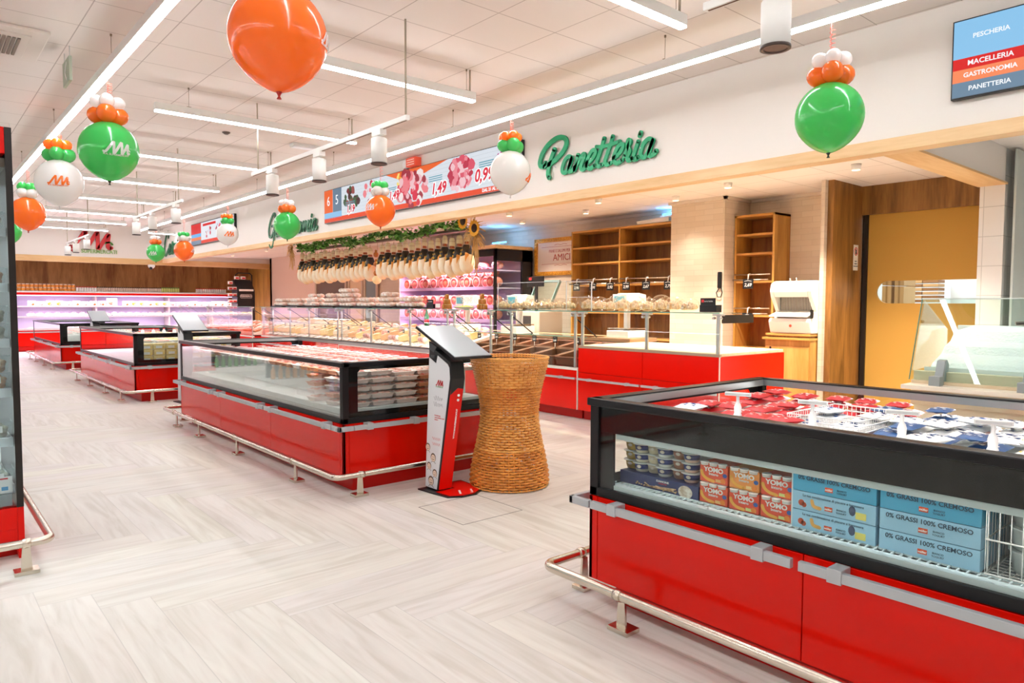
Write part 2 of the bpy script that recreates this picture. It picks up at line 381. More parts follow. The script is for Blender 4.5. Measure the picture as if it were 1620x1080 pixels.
struct(MB().box(2.635, 3.14, 3.55, 3.554, .0002, .0012).box(2.635, 3.14, 4.06, 4.064, .0002, .0012).box(2.635, 2.639, 3.55, 4.064, .0002, .0012).box(3.136, 3.14, 3.55, 4.064, .0002, .0012).build('trim_8', mat('floor_hatch_joint', '#77716a', .5)))
# store room seen through the strip window of the rolling door
slab('wall_store', 12.2, 12.3, 2.2, 6.2, 0, 3, mat('store_wall', '#dfe6ea', .7)); slab('wall_store_side', 9.15, 12.3, 6.1, 6.2, 0, 3, WALLM)
slab('ceiling_store', 9.1, 12.3, 2.4, 6.2, 2.9, 3, WALLM)
# rolling door
dm = MB().box(9.015, 9.045, 2.47, 3.80, .02, 1.42).box(9.015, 9.045, 2.47, 3.80, 1.69, 2.52)
dm.box(9.015, 9.045, 3.68, 3.80, 1.42, 1.69)
for k in range(6):       # rounded end of the window strip
    a0 = k*math.pi/12; a1 = (k+1)*math.pi/12; r = .135
    for sg in (1, -1):
        y0, y1 = 3.545+r*math.sin(a0), 3.545+r*math.sin(a1); z0, z1, zt = 1.555+sg*r*math.cos(a0), 1.555+sg*r*math.cos(a1), 1.555+sg*r
        dm.prism([(y0, z0), (y1, z1), (y1, zt), (y0, zt)], 'x', 9.015, 9.045)
dr = struct(dm.build('door_1', mat('mustard_curtain', '#bd9347', .6, spec=.2, bump=.15, ns=3, stretch=(1, .3, 3))))
pn = MB().box(9.026, 9.032, 2.47, 3.70, 1.41, 1.70).build('door_pane', GLASS, dr)
gd = MB().box(8.985, 9.06, 3.79, 3.845, 0, 2.5).box(8.985, 9.06, 2.475, 2.49, 0, 2.5).build('door_guide', mat('dark_bronze', '#1a1410', .4), dr)
# grey service doors of the delicatessen wall
for i, (y0, y1, c) in enumerate(((17.3, 19.1, '#6b5640'), (16.4, 17.1, '#e3c49c'), (15.65, 16.25, '#7d8b8c'))):
    d = struct(MB().box(8.96, 9.0, y0, y1, 0, 2.15).build('door_%d' % (i+2), mat('service_door_%d' % i, c, .4), bevel=.004))
    MB().box(8.93, 8.965, y0-.05, y0+.03, 0, 2.2).box(8.93, 8.965, y1-.03, y1+.05, 0, 2.2).box(8.93, 8.965, y0-.05, y1+.05, 2.13, 2.2).build('door_frame', mat('frame_beige', '#cdb79f', .5), d)
# ================================================================ LAMPS
def strip_lamp(x0, x1, y0, y1, label, wires, rod=None, group='suspended linear lamps'):
    alongx = abs(x1-x0) > abs(y1-y0)
    cx, cy = (x0+x1)/2, (y0+y1)/2
    t = thing('linear_lamp', label, 'ceiling lamp', (cx, cy, 3.335), group); w = .033
    if alongx: a = (x0, x1, cy-w, cy+w); b_ = (x0+.004, x1-.004, cy-w*.86, cy+w*.86)
    else: a = (cx-w, cx+w, y0, y1); b_ = (cx-w*.86, cx+w*.86, y0+.004, y1-.004)
    MB().box(*a, 3.350, 3.425).build('lamp_housing', mat('lamp_housing_grey', '#e9e8e4', .45), t, .003)
    MB().box(*b_, 3.335, 3.3505).build('diffuser', LAMPM, t)
    for wx, wy in wires:
        m = MB().tube([(wx, wy, 3.425), (wx, wy, 3.63)], .0022, 5); m.cyl((wx, wy, 3.612), (wx, wy, 3.63), .009, n=8, m=0); m.box(wx-.02, wx+.02, wy-.008, wy+.008, 3.424, 3.436)
        m.build('suspension_wire', mat('wire_brass', '#8f7f68', .4, m=.5), t)
    if rod:
        MB().cyl((rod[0], rod[1], 3.425), (rod[0], rod[1], 3.63), .009, n=8).build('power_rod', mat('rod_beige', '#b3a893', .5), t)
strip_lamp(4.86, 4.86, -3.5, 21.8, 'long glowing lamp line running in front of the shop signs to the far end', [(4.86, y) for y in (.1, 3.73, 6.73, 9.73, 12.73, 15.73, 18.73)])
strip_lamp(1.365, 1.365, -3.5, 19.0, 'long glowing lamp line running along the left side of the aisle', [(1.365, y) for y in (.1, 3.73, 6.73, 9.73, 12.73, 15.73)])
for i, (y, xa) in enumerate(((.6, 1.95), (3.08, 1.95), (5.50, 1.95), (7.86, 1.97), (10.37, 1.97), (12.82, 1.97), (15.25, 1.97), (17.75, 1.97), (19.7, 1.97), (21.8, 1.97))):
    strip_lamp(xa, 4.22, y, y, 'short crosswise glowing lamp between the long lamp lines, %s from the camera end' % nth(i+1), [(2.3, y), (4.13, y)], (4.17, y))
strip_lamp(5.2, 5.9, 21.66, 21.66, 'small crosswise lamp high beside the far end of the right lamp line', [(5.5, 21.66)])
for x in (-2.1, -5.6): strip_lamp(x, x, -4, 21, 'unseen lamp line added for light over the left part of the store at x %s' % ('near' if x > -3 else 'far'), [(x, 1), (x, 12)])  # lamp lines out of view, added to light the shop from the left
for i, y in enumerate((-2.5, 1.5, 5.5, 9.5, 13.5, 17.5)): strip_lamp(-5.2, -2.5, y, y, 'unseen crosswise lamp added for light over the left part of the store, %s row' % nth(i+1), [(-4.9, y)])  # crosswise lamps out of view, added for extra light
def track(y0, y1, x, spots, label, rods):
    t = thing('spotlight_track', label, 'track light', (x, (y0+y1)/2, 2.84), 'white spotlight tracks')
    tr = MB().box(x-.018, x+.018, y0, y1, 2.845, 2.885).build('track_rail', WMET, t, .003)
    MB().box(x-.006, x+.006, y0+.02, y1-.02, 2.8435, 2.8456).build('track_slot', mat('slot_brown', '#6b4a33', .6), tr)
    for ry in rods: MB().cyl((x, ry, 2.885), (x, ry, 3.63), .0085, n=8).build('hanging_rod', mat('rod_beige'), t)
    for sy in spots:
        h = MB(); h.box(x-.03, x+.03, sy-.07, sy+.07, 2.80, 2.846); h.cyl((x, sy, 2.775), (x, sy, 2.81), .02, n=12); h.lathe((x, sy, 2.57), [(.066, 0), (.066, .205), (.06, .21)], 28)
        hd = h.build('spotlight_head', WMET, t)
        MB().lathe((x, sy, 2.563), [(.05, .004), (.052, 0), (.068, 0), (.068, .012), (.05, .012)], 28).build('lens_ring', mat('ring_brown', '#3b2a22', .4), hd)
        MB().lathe((x, sy, 2.567), [(1e-4, .001), (.051, .001)], 24).build('lens', mat('spot_lens', '#ffe3d5', .4, e=1.1, ec='#ffddcc'), hd)
        ld = bpy.data.lights.new('spot_light', 'SPOT'); ld.energy = 28; ld.spot_size = 1.3; ld.spot_blend = .7; ld.color = (1, .9, .8); ld.shadow_soft_size = .05
        lo = bpy.data.objects.new('spot_light', ld); COL.objects.link(lo); lo.parent = hd; lo.location = Vector((x, sy, 2.555))-wloc(hd)
track(4.83, 8.12, 3.05, (5.28, 6.41, 7.55), 'white rail of three spotlights over the middle island chiller', (4.86, 7.95))
track(10.83, 13.65, 3.05, (11.15, 12.45, 13.5), 'white rail of three spotlights over the second island chiller', (11.0, 13.4))
track(17.55, 20.5, 3.05, (17.9, 19.2, 20.3), 'white rail of three spotlights in front of the red wall emblem', (17.7, 20.3))
track(-.9, 2.1, 3.05, (1.72, .7, -.4), 'white rail of spotlights at the top edge right over the nearest chiller', (2.0, -.8))
# recessed and spot lights over the counters
def downlight(x, y, z, label, energy, col, size=1.9):
    t = thing('downlight', label, 'ceiling light', (x, y, z), 'round downlights over the counters')
    MB().lathe((x, y, z-.06), [(.045, 0), (.05, .06)], 16).build('lamp_can', WMET, t)
    MB().lathe((x, y, z-.062), [(1e-4, 0), (.04, 0), (.04, .004)], 16).build('bulb', mat('bulb_warm', '#ffe2b8', .4, e=2.2, ec='#ffe0b0'), t)
    ld = bpy.data.lights.new('down_light', 'SPOT'); ld.energy = energy; ld.spot_size = size; ld.spot_blend = .8; ld.color = col; ld.shadow_soft_size = .08
    lo = bpy.data.objects.new('down_light', ld); COL.objects.link(lo); lo.parent = t; lo.location = (0, 0, -.07)
for i, (x, y) in enumerate(((7.5, 3.3), (7.5, 4.8), (7.3, 6.7), (7.3, 8.6))):
    downlight(x, y, 2.85, 'small round white ceiling light over the bakery, %s from the right' % nth(i+1), 330, (1, .86, .70))
for i, (x, y) in enumerate(((8.15, 9.25), (8.0, 7.6), (7.9, 5.85))):  # extra downlights added to wash the dim back wall with light
    downlight(x, y, 2.85, 'small round ceiling light added to brighten the tiled bakery wall, %s from the left' % nth(i+1), (110, 75, 40)[i], (1, .88, .74))
for i, (x, y) in enumerate(((7.4, 11.), (7.4, 13.4), (7.4, 16.), (7.4, 18.8), (7.4, 21.4))):
    downlight(x, y, 2.85, 'small round ceiling light over the delicatessen counter, %s from the right' % nth(i+1), 230, (1, .68, .60))
for i, y in enumerate((1.2, -.8)):
    downlight(7.6, y, 2.97, 'small round ceiling light over the fish counter, %s from the door' % nth(i+1), 75, (.92, .97, 1))
ld = bpy.data.lights.new('store_fill_light', 'AREA'); ld.energy = 45; ld.size = 1.2; ld.color = (.95, .98, 1)
t = thing('store_fill_lamp', 'square lamp added to light the store room behind the mustard door', 'ceiling light', (10.6, 4, 2.9))  # lamp put in to light the room behind the window strip
MB().box(10.3, 10.9, 3.7, 4.3, 2.87, 2.9).build('lamp_panel', mat('panel_glow', '#ffffff', .4, e=1.5), t)
lo = bpy.data.objects.new('store_fill_light', ld); COL.objects.link(lo); lo.parent = t; lo.location = (0, 0, -.05)
# ================================================================ CEILING FITTINGS
t = thing('air_conditioner', 'square white ceiling air vent with dark grille in the top left corner', 'air vent', (.56, 7.43, 3.63))
MB().box(.14, .98, 7.0, 7.9, 3.60, 3.63).build('panel', mat('cassette_white', '#e3d9d0', .5), t, .01)
MB().box(.26, .86, 7.12, 7.78, 3.588, 3.602).build('flap_frame', mat('cassette_white'), t, .006)
m = MB()
for k in range(14): m.box(.33+k*.034, .352+k*.034, 7.2, 7.7, 3.578, 3.592)
m.build('grille', mat('vent_brown', '#8b7c70', .6), t)
for i, (x, y) in enumerate(((1.15, 7.4), (1.05, 11.0))):
    t = thing('exit_sign', ('green and white hanging exit sign nearest the camera, seen edge-on', 'green and white hanging exit sign farther down the aisle')[i], 'exit sign', (x, y, 3.40), None)
    MB().box(x-.012, x+.012, y-.16, y+.16, 3.33, 3.54).build('sign_plate', mat('sign_grey_green', '#a9b5a0', .5), t, .004)
    m = MB(); m.cyl((x, y-.13, 3.54), (x, y-.13, 3.63), .003, n=5); m.cyl((x, y+.13, 3.54), (x, y+.13, 3.63), .003, n=5); m.build('hanging_wire', ALU, t)
    m = MB()
    for sy in (-.0125, .0125):
        v = Vector((x+sy, y, 3.435)); m.ribbon([(-.03, .07), (.04, 0), (-.03, -.07)], .025, v, Y_, Z_, X_*(-1 if sy < 0 else 1), .001)
    m.build('arrow', WHITE, t)
t = thing('emergency_light', 'low white emergency light box on the ceiling above the lamp rows', 'ceiling light', (4.3, 9.6, 3.63))
MB().box(4.15, 4.55, 9.5, 9.66, 3.585, 3.63).build('case', mat('grey_white', '#d5d2cf', .5), t, .008)
MB().box(4.17, 4.53, 9.52, 9.64, 3.575, 3.587).build('cover', mat('cover_frost', '#ececf0', .3), t, .004)
t = thing('smoke_detector', 'small dark smoke detector on the ceiling', 'detector', (3.25, 9.55, 3.63)); MB().lathe((3.25, 9.55, 3.60), [(.02, 0), (.05, .02), (.05, .03)], 16).build('detector_cap', mat('dark_cap', '#54463d', .5), t)
# security camera dome under the far green balloon
t = thing('camera_dome', 'white dome camera with dark lens under the beam of the far wall', 'security camera', (5.6, 23.1, 2.5))
MB().lathe((5.6, 23.1, 2.42), [(1e-4, 0), (.05, .01), (.09, .05), (.1, .10), (.08, .12)], 20).build('housing', WHITE, t); MB().sph((5.57, 23.04, 2.43), .045).build('lens', BLACK, t)
# red alarm sign on the bulkhead
t = thing('alarm_sounder', 'round white siren with red lit sign high on the wall above the long screen', 'alarm', (5.9, 9.3, 3.5))
MB().cyl((5.96, 9.42, 3.53), (5.88, 9.42, 3.53), .055, n=20).build('siren', WHITE, t)
MB().box(5.85, 5.96, 9.07, 9.33, 3.47, 3.60).build('sign_box', mat('alarm_red', '#c8452c', .4, e=.3), t, .006)
m = MB()
for k in range(3): m.box(5.848, 5.85, 9.10, 9.30, 3.49+k*.035, 3.505+k*.035)
m.build('lettering', mat('alarm_text', '#f3c9bb', .5), t)
# ================================================================ SIGNS AND SCREENS
GREEN = mat('sign_green', '#00a068', .4); DGREEN = mat('sign_dark_green', '#1e6b45', .45)
G = {
'P': ([[(0.142,.122),(.083,.128),(.053,.166),(.066,.221),(.107,.293),(.205,.372),(.326,.419),(.429,.42),(.499,.384),(.505,.318),(.454,.25),(.368,.192),(.264,.147),(.191,.135),(.155,.161)],[(.311,.295),(.264,.214),(.216,.109),(.2,.022),(.22,-.023)]], .44),
'a': ([[(.165,.155),(.115,.178),(.053,.15),(.01,.08),(.005,.021),(.047,-.003),(.093,.03),(.139,.105),(.161,.15)],[(.161,.147),(.119,.043),(.129,0),(.178,.013),(.208,.041)]], .205),
'n': ([[(.054,.172),(.036,.11),(0,.009)],[(.003,.014),(.074,.105),(.14,.169),(.162,.144),(.111,.057),(.108,.004),(.152,-.002),(.192,.029)]], .195),
'm': ([[(.054,.172),(.036,.11),(0,.009)],[(.003,.014),(.074,.105),(.13,.169),(.145,.144),(.1,.009)],[(.103,.014),(.174,.105),(.24,.169),(.262,.144),(.211,.057),(.208,.004),(.252,-.002),(.292,.029)]], .295),
'e': ([[(0,.055),(.072,.085),(.128,.14),(.128,.18),(.078,.182),(.017,.105),(.003,.023),(.052,-.01),(.123,.017)]], .15),
't': ([[(.108,.29),(.082,.215),(.041,.129),(0,.042),(.026,-.003),(.082,.01)]], .126),
'-': ([[(-.131,.219),(-.033,.203),(.103,.209),(.21,.221)]], 0),
'r': ([[(0,.049),(.04,.117),(.047,.199),(.068,.212),(.081,.186),(.056,.139),(.076,.091),(.041,.033),(.063,-.005),(.109,.009)]], .125),
'i': ([[(.064,.174),(.025,.088),(0,.024),(.017,-.008),(.067,.013)],[(.096,.262),(.082,.232)]], .095),
'o': ([[(.09,.17),(.03,.13),(.005,.04),(.04,0),(.1,.03),(.14,.12),(.12,.17),(.08,.165),(.12,.14),(.2,.15)]], .19),
's': ([[(0,.0),(.07,.1),(.11,.2),(.10,.13),(.13,.05),(.09,0),(.03,.02)],[(.13,.05),(.17,.06)]], .165),
'G': ([[(.36,.36),(.34,.43),(.26,.42),(.12,.30),(.04,.14),(.06,.02),(.15,.0),(.25,.08),(.32,.2)],[(.2,.2),(.33,.21),(.30,.06),(.24,-.14),(.14,-.2),(.07,-.15)]], .37),
'C': ([[(.34,.32),(.37,.40),(.30,.43),(.16,.33),(.05,.16),(.05,.03),(.14,-.02),(.26,.05),(.33,.1)]], .34)}
def script_sign(word, y_start, z0, sc, label, m, wbar=.05):
    t = thing('wall_lettering', label, 'sign', (5.96, y_start-.8*sc, z0))
    u = 0; O = Vector((5.938, y_start, z0))
    for i, ch in enumerate(word):
        if ch == '-':
            for st in G['-'][0]: mb = MB().ribbon([((u+a)*sc, b*sc) for a, b in st], wbar*sc*.85, O, -Y_, Z_, -X_, .021); mb.build('crossbar', m, t)
            continue
        st_, adv = G[ch]; mb = MB()
        for st in st_: mb.ribbon([((u+a)*sc, b*sc) for a, b in st], wbar*sc*(1.25 if ch == 'P' else 1), O, -Y_, Z_, -X_, .02)
        mb.build('script_letter', m, t); u += adv
    k = MB()
    for q in (.3, u*.5, u-.2): k.cyl((5.91, y_start-q*sc, z0+.1*sc), (5.96, y_start-q*sc, z0+.1*sc), .006, n=6)
    k.build('wall_pin', GREY, t)
script_sign('Panet-teria', 6.46, 2.94, 1.0, 'large green script lettering reading Panetteria on the white wall', GREEN, .047)
script_sign('Gastronomia', 14.95, 2.80, 1.10, 'dark green script lettering reading Gastronomia partly behind a green balloon', DGREEN, .042)
script_sign('Carni', 23.0, 2.84, 1.5, 'dark green script lettering beginning with C at the far end of the wall', DGREEN, .045)
# emblem of the store on the far wall
t = thing('wall_emblem', 'big red double-M emblem with a green leaf and small lettering on the far wall', 'sign', (4.0, 23.2, 3.1))
lm = MB(); logo_mb(lm, 1.0, (4.02, 23.17, 2.95), X_, Z_, -Y_, .03, 0, 1); lm.build('emblem', [mat('emblem_red', '#c4161c', .4), mat('leaf_green', '#5da23a', .4)], t)
text('MA', .15, mat('emblem_red'), t, (3.62, 23.18, 2.86), X_, Z_, .01, 'CENTER', bold=.004)
text('SUPERMERCATI', .15, mat('letters_lime', '#8fb86a', .4), t, (4.26, 23.18, 2.86), X_, Z_, .01, 'CENTER', bold=.002, wsc=.88)
def screenbox(name, label, y0, y1, z0, z1, cat='screen', th=.06):
    t = thing(name, label, cat, (5.93, (y0+y1)/2, z0))
    MB().box(5.96-th, 5.955, y0, y1, z0, z1).build('casing', BLACK, t, .004)
    return t
def em(h, k=.9):
    M = mat('glow_'+h.strip('#'), h, .6, e=k*.58, spec=.15)
    M.node_tree.nodes['Principled BSDF'].inputs['Base Color'].default_value = (.02, .02, .02, 1); return M
# queue screen top right
t = screenbox('queue_screen', 'wall screen with blue, red, orange and grey bands listing PESCHERIA to PANETTERIA', .62, 1.925, 2.905, 3.47)
X0 = 5.897; m = MB(); MC = [em('#8ec9f2'), em('#e31512'), em('#ff8e5b'), em('#6f8ba3')]
for i, (a, b_) in enumerate(((3.19, 3.46), (3.11, 3.19), (3.02, 3.11), (2.915, 3.02))): m.box(X0, X0+.004, .63, 1.915, a, b_, i)
m.build('display', MC, t)
TW = em('#f4f7fa', 1.)
for s_, z, sz in (('PESCHERIA', 3.335, .046), ('MACELLERIA', 3.15, .05), ('GASTRONOMIA', 3.066, .046), ('PANETTERIA', 2.968, .046)):
    text(s_, sz, TW, t, (X0-.001, 1.68, z), -Y_, Z_, .001, bold=.0008)
for s_, z, sz in (('63', 3.33, .26), ('02', 3.15, .11), ('60', 3.066, .11), ('51', 2.968, .11)): text(s_, sz, TW, t, (X0-.001, 1.30 if sz > .2 else 1.34, z), -Y_, Z_, .001)
# long advertising screen
t = screenbox('advertising_screen', 'long lit screen with meat offers, red prices and an orange band at its foot', 6.72, 12.20, 2.86, 3.455)
m = MB(); X0 = 5.896
m.box(X0, X0+.005, 6.73, 12.19, 2.87, 3.445, 0)
X1 = X0-.002
m.box(X1, X1+.003, 11.86, 12.19, 3.04, 3.445, 1); m.box(X1, X1+.003, 11.52, 11.85, 3.04, 3.445, 2); m.box(X1, X1+.003, 11.52, 12.19, 2.93, 3.04, 3); m.box(X1, X1+.003, 6.73, 12.19, 2.87, 2.945, 4)
m.prism([(9.4, 3.445), (10.0, 3.445), (9.5, 3.3), (8.9, 3.33), (8.3, 3.445)], 'x', X1, X1+.003, 1)
for k in range(8):     # planks behind the offers
    m.box(X1+.001, X1+.003, 6.73, 11.5, 2.99+k*.057, 2.992+k*.057, 6)
m.build('display', [em('#dfe6ee'), em('#f2682c'), em('#6a8196'), em('#8fc5ee'), em('#ee4a1c'), em('#f4f4f4'), em('#c3ccd6', .7)], t)
R = random.Random(5); PK = [em('#f08088'), em('#e0304a'), em('#f3c3c8'), em('#a83040'), em('#f7e7e4')]
def blob(name, cy, cz, w, h, n, cols, parent):
    m = MB()
    for i in range(n):
        a = R.random()*6.28; q = math.sqrt(R.random()); y = cy+math.cos(a)*w*q; z = cz+math.sin(a)*h*q; r = R.uniform(.15, .4)*min(w, h)
        pts = [(y+math.cos(k*.785)*r*R.uniform(.7, 1.1), z+math.sin(k*.785)*r*R.uniform(.7, 1.1)) for k in range(8)]
        m.prism(pts, 'x', X1-.001-i*.00004, X1+.002, R.randrange(len(cols)))
    m.build(name, cols, parent)
blob('meat_picture', 11.15, 3.22, .26, .20, 22, [em('#7c2e2e'), em('#4c1f22'), em('#9b4d48'), em('#3c5a35')], t)
blob('meat_picture', 10.5, 3.25, .20, .18, 16, PK, t)
blob('meat_picture', 9.25, 3.15, .42, .26, 80, PK, t)
blob('star_burst', 9.62, 3.33, .12, .10, 10, [em('#f7b734'), em('#ffe07a')], t)
blob('meat_picture', 7.98, 3.20, .26, .22, 80, [em('#e0556a'), em('#c22f4b'), em('#f08c98'), em('#f6c6cc')], t)
m = MB(); m.prism([(8.28, 3.28), (7.80, 3.43), (7.68, 3.25), (7.93, 2.93), (8.04, 2.95)], 'x', X1+.0005, X1+.003); m.build('tray_picture', em('#efe8ec'), t)
blob('wurst_picture', 7.02, 3.30, .16, .12, 14, [em('#b43a8a'), em('#d863a8'), em('#8e2a70')], t)
blob('ham_picture', 6.95, 3.10, .16, .11, 26, [em('#f2b8a8'), em('#e59a8c'), em('#f7dcd4'), em('#e7d3e2')], t)
PR = em('#e21838')
for s_, y, z, sz in (('1,19', 11.18, 3.03, .14), ('1,39', 10.32, 3.05, .14), ('1,49', 9.75, 3.10, .15), ('1,49', 8.52, 3.06, .19), ('0,99', 7.47, 3.11, .20)):
    text(s_, sz*1.15, em('#ffffff', 1.1), t, (X1-.003, y, z), -Y_, Z_, .001, bold=.02, shear=.2); text(s_, sz*1.15, PR, t, (X1-.006, y, z), -Y_, Z_, .001, bold=.006, shear=.2)
for y, z in ((11.2, 3.15), (8.6, 3.24), (7.4, 3.28), (9.85, 3.22)):
    m = MB()
    for k in range(3): m.box(X1-.002, X1, y-.17, y+.17, z-k*.03, z+.012-k*.03)
    m.build('small_print', em('#4d9db0'), t)
text('6', .24, TW, t, (X1-.003, 12.02, 3.24), -Y_, Z_, .001); text('5', .24, TW, t, (X1-.003, 11.69, 3.24), -Y_, Z_, .001)
text('DAL 21 AL 28 MARZO', .062, TW, t, (X1-.003, 7.2, 2.908), -Y_, Z_, .001, bold=.002)
# farther screen
t = screenbox('offer_screen', 'smaller lit screen with red and blue bands far down the wall', 16.9, 20.2, 2.93, 3.50)
m = MB(); m.box(X0, X0+.005, 16.93, 20.17, 2.95, 3.48, 0); m.box(X1, X1+.003, 19.35, 20.17, 3.22, 3.48, 1); m.box(X1, X1+.003, 19.35, 20.17, 3.13, 3.22, 2); m.box(X1, X1+.003, 19.35, 20.17, 3.05, 3.13, 3); m.box(X1, X1+.003, 19.35, 20.17, 2.95, 3.05, 4)
m.box(X1, X1+.003, 16.93, 19.35, 2.95, 3.03, 5); m.box(X1, X1+.003, 18.2, 19.2, 3.38, 3.44, 1)
m.build('display', [em('#e9edf4'), em('#e01512'), em('#6fb6ee'), em('#f68450'), em('#7d8fa5'), em('#ee3d20')], t)
for cy in (18.8, 17.9, 17.3): blob('meat_picture', cy, 3.22, .3, .14, 20, PK+[em('#cfd9ee')], t)
# ================================================================ BALLOONS
def rubber(name, col, tcol):
    M = mat(name, col, .25, coat=.8); nt = M.node_tree; b = nt.nodes['Principled BSDF']; o_ = nt.nodes['Material Output']
    tr = nt.nodes.new('ShaderNodeBsdfTranslucent'); tr.inputs[0].default_value = (*hx(tcol), 1); mx = nt.nodes.new('ShaderNodeMixShader'); mx.inputs[0].default_value = .42
    nt.links.new(b.outputs[0], mx.inputs[1]); nt.links.new(tr.outputs[0], mx.inputs[2]); nt.links.new(mx.outputs[0], o_.inputs[0]); return M
BORG = rubber('balloon_orange', '#ff8420', '#ff9c50'); BGRN = rubber('balloon_green', '#46cc66', '#7fe592'); BWHT = rubber('balloon_white', '#f3f2f0', '#f6f5f2')
BC = {'o': BORG, 'g': BGRN, 'w': BWHT}; BN = {'o': 'orange', 'g': 'green', 'w': 'white'}
RIB = mat('ribbon_pink', '#e8705a', .5)
def balloon_shape(c, r, n=32):
    pr = []
    for i in range(25):
        a = math.pi*i/24; rr = r*math.sin(a); z = -r*math.cos(a)
        if a < 1.1: z -= r*.10*(1-a/1.1)**1.5; rr *= 1-.10*(1-a/1.1)
        pr.append((max(rr, 1e-4), z*1.02))
    return MB().lathe(c, pr, n)
def cluster(x, y, z, r, big, row1, row2, label, logo=None, lcol=None, la=0., lz=0., rot=0.):
    """big balloon, a ring of small ones above it, another ring on top, and the ribbon up to the lamp"""
    t = thing('balloon_cluster', label, 'balloons', (x, y, z), 'balloon clusters hanging from the lamps')
    b = balloon_shape((x, y, z), r).build('large_balloon', BC[big], t)
    MB().lathe((x, y, z-r*1.17), [(.012, -.018), (.005, -.006), (.009, .004), (.02, .02)], 10).build('knot', mat('knot_'+big, {'o': '#b5210c', 'g': '#1b3a22', 'w': '#dcdcda'}[big], .5), b)
    sr = r*.32
    for (ring, col, zz, rad, n, a0) in ((0, row1, r*1.27, r*.33, 4, .4), (1, row2, r*1.27+r*.44, r*.33, 5, 1.1)):
        for k in range(n):
            a = a0+rot+k*2*math.pi/n; s_ = sr*(1 if ring == 0 else .76)*(.95+.1*R.random())
            cx, cy, cz = x+math.cos(a)*rad, y+math.sin(a)*rad, z+zz-.008*(k % 2)
            m = MB().sph((0, 0, 0), s_, 18, sz=1.12); Mx = Matrix.Translation((cx, cy, cz)) @ Vector((math.cos(a), math.sin(a), .15)).to_track_quat('Z', 'Y').to_matrix().to_4x4(); m.xf(Mx)
            m.build('small_balloon', BC[col], t)
    zt = z+r*1.92
    MB().cyl((x, y, zt-.1), (x, y, 3.334), .0018, n=5).build('string', mat('string_red', '#b8493a', .5), t)
    pts = [(x+.02+.018*math.cos(q*.9), y+.018*math.sin(q*.9), zt+.02+q*(3.30-zt)/44) for q in range(40)]
    MB().tube(pts, .0022, 4).build('curled_ribbon', RIB, t)
    if logo:
        la = math.radians(la); d = Vector((math.cos(la), math.sin(la), lz)).normalized(); ud = Vector((-d.y, d.x, 0)).normalized(); vd = d.cross(ud); w = r*.86*logo
        m = MB(); st = len(m.v); logo_mb(m, w, (0, 0, 0), X_, Y_, Z_, .002)
        tm = MB()
        def wrap(v, rr):
            q = d*r+ud*v[0]+vd*(v[1]+.0)
            return Vector((x, y, z))+q.normalized()*(rr+.0035+v[2])
        m.v = [tuple(wrap(Vector((v[0], v[1]-.15*w, v[2])), r*1.002)) for v in m.v]; m.build('emblem', BC[lcol], b)
        o = text('M.A. SUPERMERCATI', w*.115, BC[lcol], None, (0, 0, 0), X_, Y_, .001, bold=.0004)
        for v in o.data.vertices: v.co = wrap(v.co+Vector((0, -.22*w, 0)), r*1.004)-wloc(b)
        o.parent = b; o.data.update()
def cam_az(x, y, off=0): return math.degrees(math.atan2(-y, -x))+off
cluster(4.86, 2.33, 2.69, .222, 'g', 'o', 'w', 'big glossy green balloon under orange and white ones, nearest the queue screen', rot=.2)
cluster(4.86, 5.71, 2.78, .215, 'w', 'g', 'o', 'big white balloon under green and orange ones at the right end of the long screen', .9, 'o', cam_az(4.86, 5.71, 78), -.35, rot=.9)
cluster(4.86, 8.39, 2.645, .198, 'o', 'w', 'g', 'big orange balloon under white and green ones in front of the long screen', .9, 'w', cam_az(4.86, 8.39, -48), .1, rot=.1)
cluster(4.86, 11.44, 2.70, .215, 'g', 'o', 'w', 'plain green balloon under orange and white ones in front of the dark green script', rot=.5)
cluster(4.86, 14.31, 2.76, .205, 'w', 'g', 'o', 'big white balloon with red emblem in front of the far offer screen', 1., 'o', cam_az(4.86, 14.31, 8), -.1, rot=.3)
cluster(4.86, 17.2, 2.60, .215, 'o', 'w', 'g', 'orange balloon under a twisted white and green one, beside the far script sign', .8, 'w', cam_az(4.86, 17.2, 62), -.05, rot=.7)
cluster(4.86, 19.6, 2.68, .215, 'g', 'o', 'w', 'green balloon with white emblem, farthest of the right row', 1., 'w', cam_az(4.86, 19.6, -22), -.2, rot=.6)
cluster(1.38, 3.32, 2.655, .228, 'o', 'w', 'g', 'biggest orange balloon at the top edge, nearest the camera', .6, 'w', cam_az(1.38, 3.32, 72), -.08, rot=.4)
cluster(1.38, 7.0, 2.72, .238, 'g', 'o', 'w', 'green balloon with white emblem hanging under the left lamp line', 1., 'w', cam_az(1.38, 7., 14), -.12, rot=.85)
cluster(1.38, 9.6, 2.778, .248, 'w', 'g', 'o', 'white balloon with orange emblem hanging under the left lamp line', .95, 'o', cam_az(1.38, 9.6, -3), -.1, rot=.8)
cluster(1.38, 12.4, 2.69, .225, 'o', 'w', 'g', 'orange balloon just right of the black fridge post', rot=.2)
cluster(1.38, 15.2, 2.65, .22, 'g', 'o', 'w', 'green balloon half hidden behind the black fridge post', rot=.2)
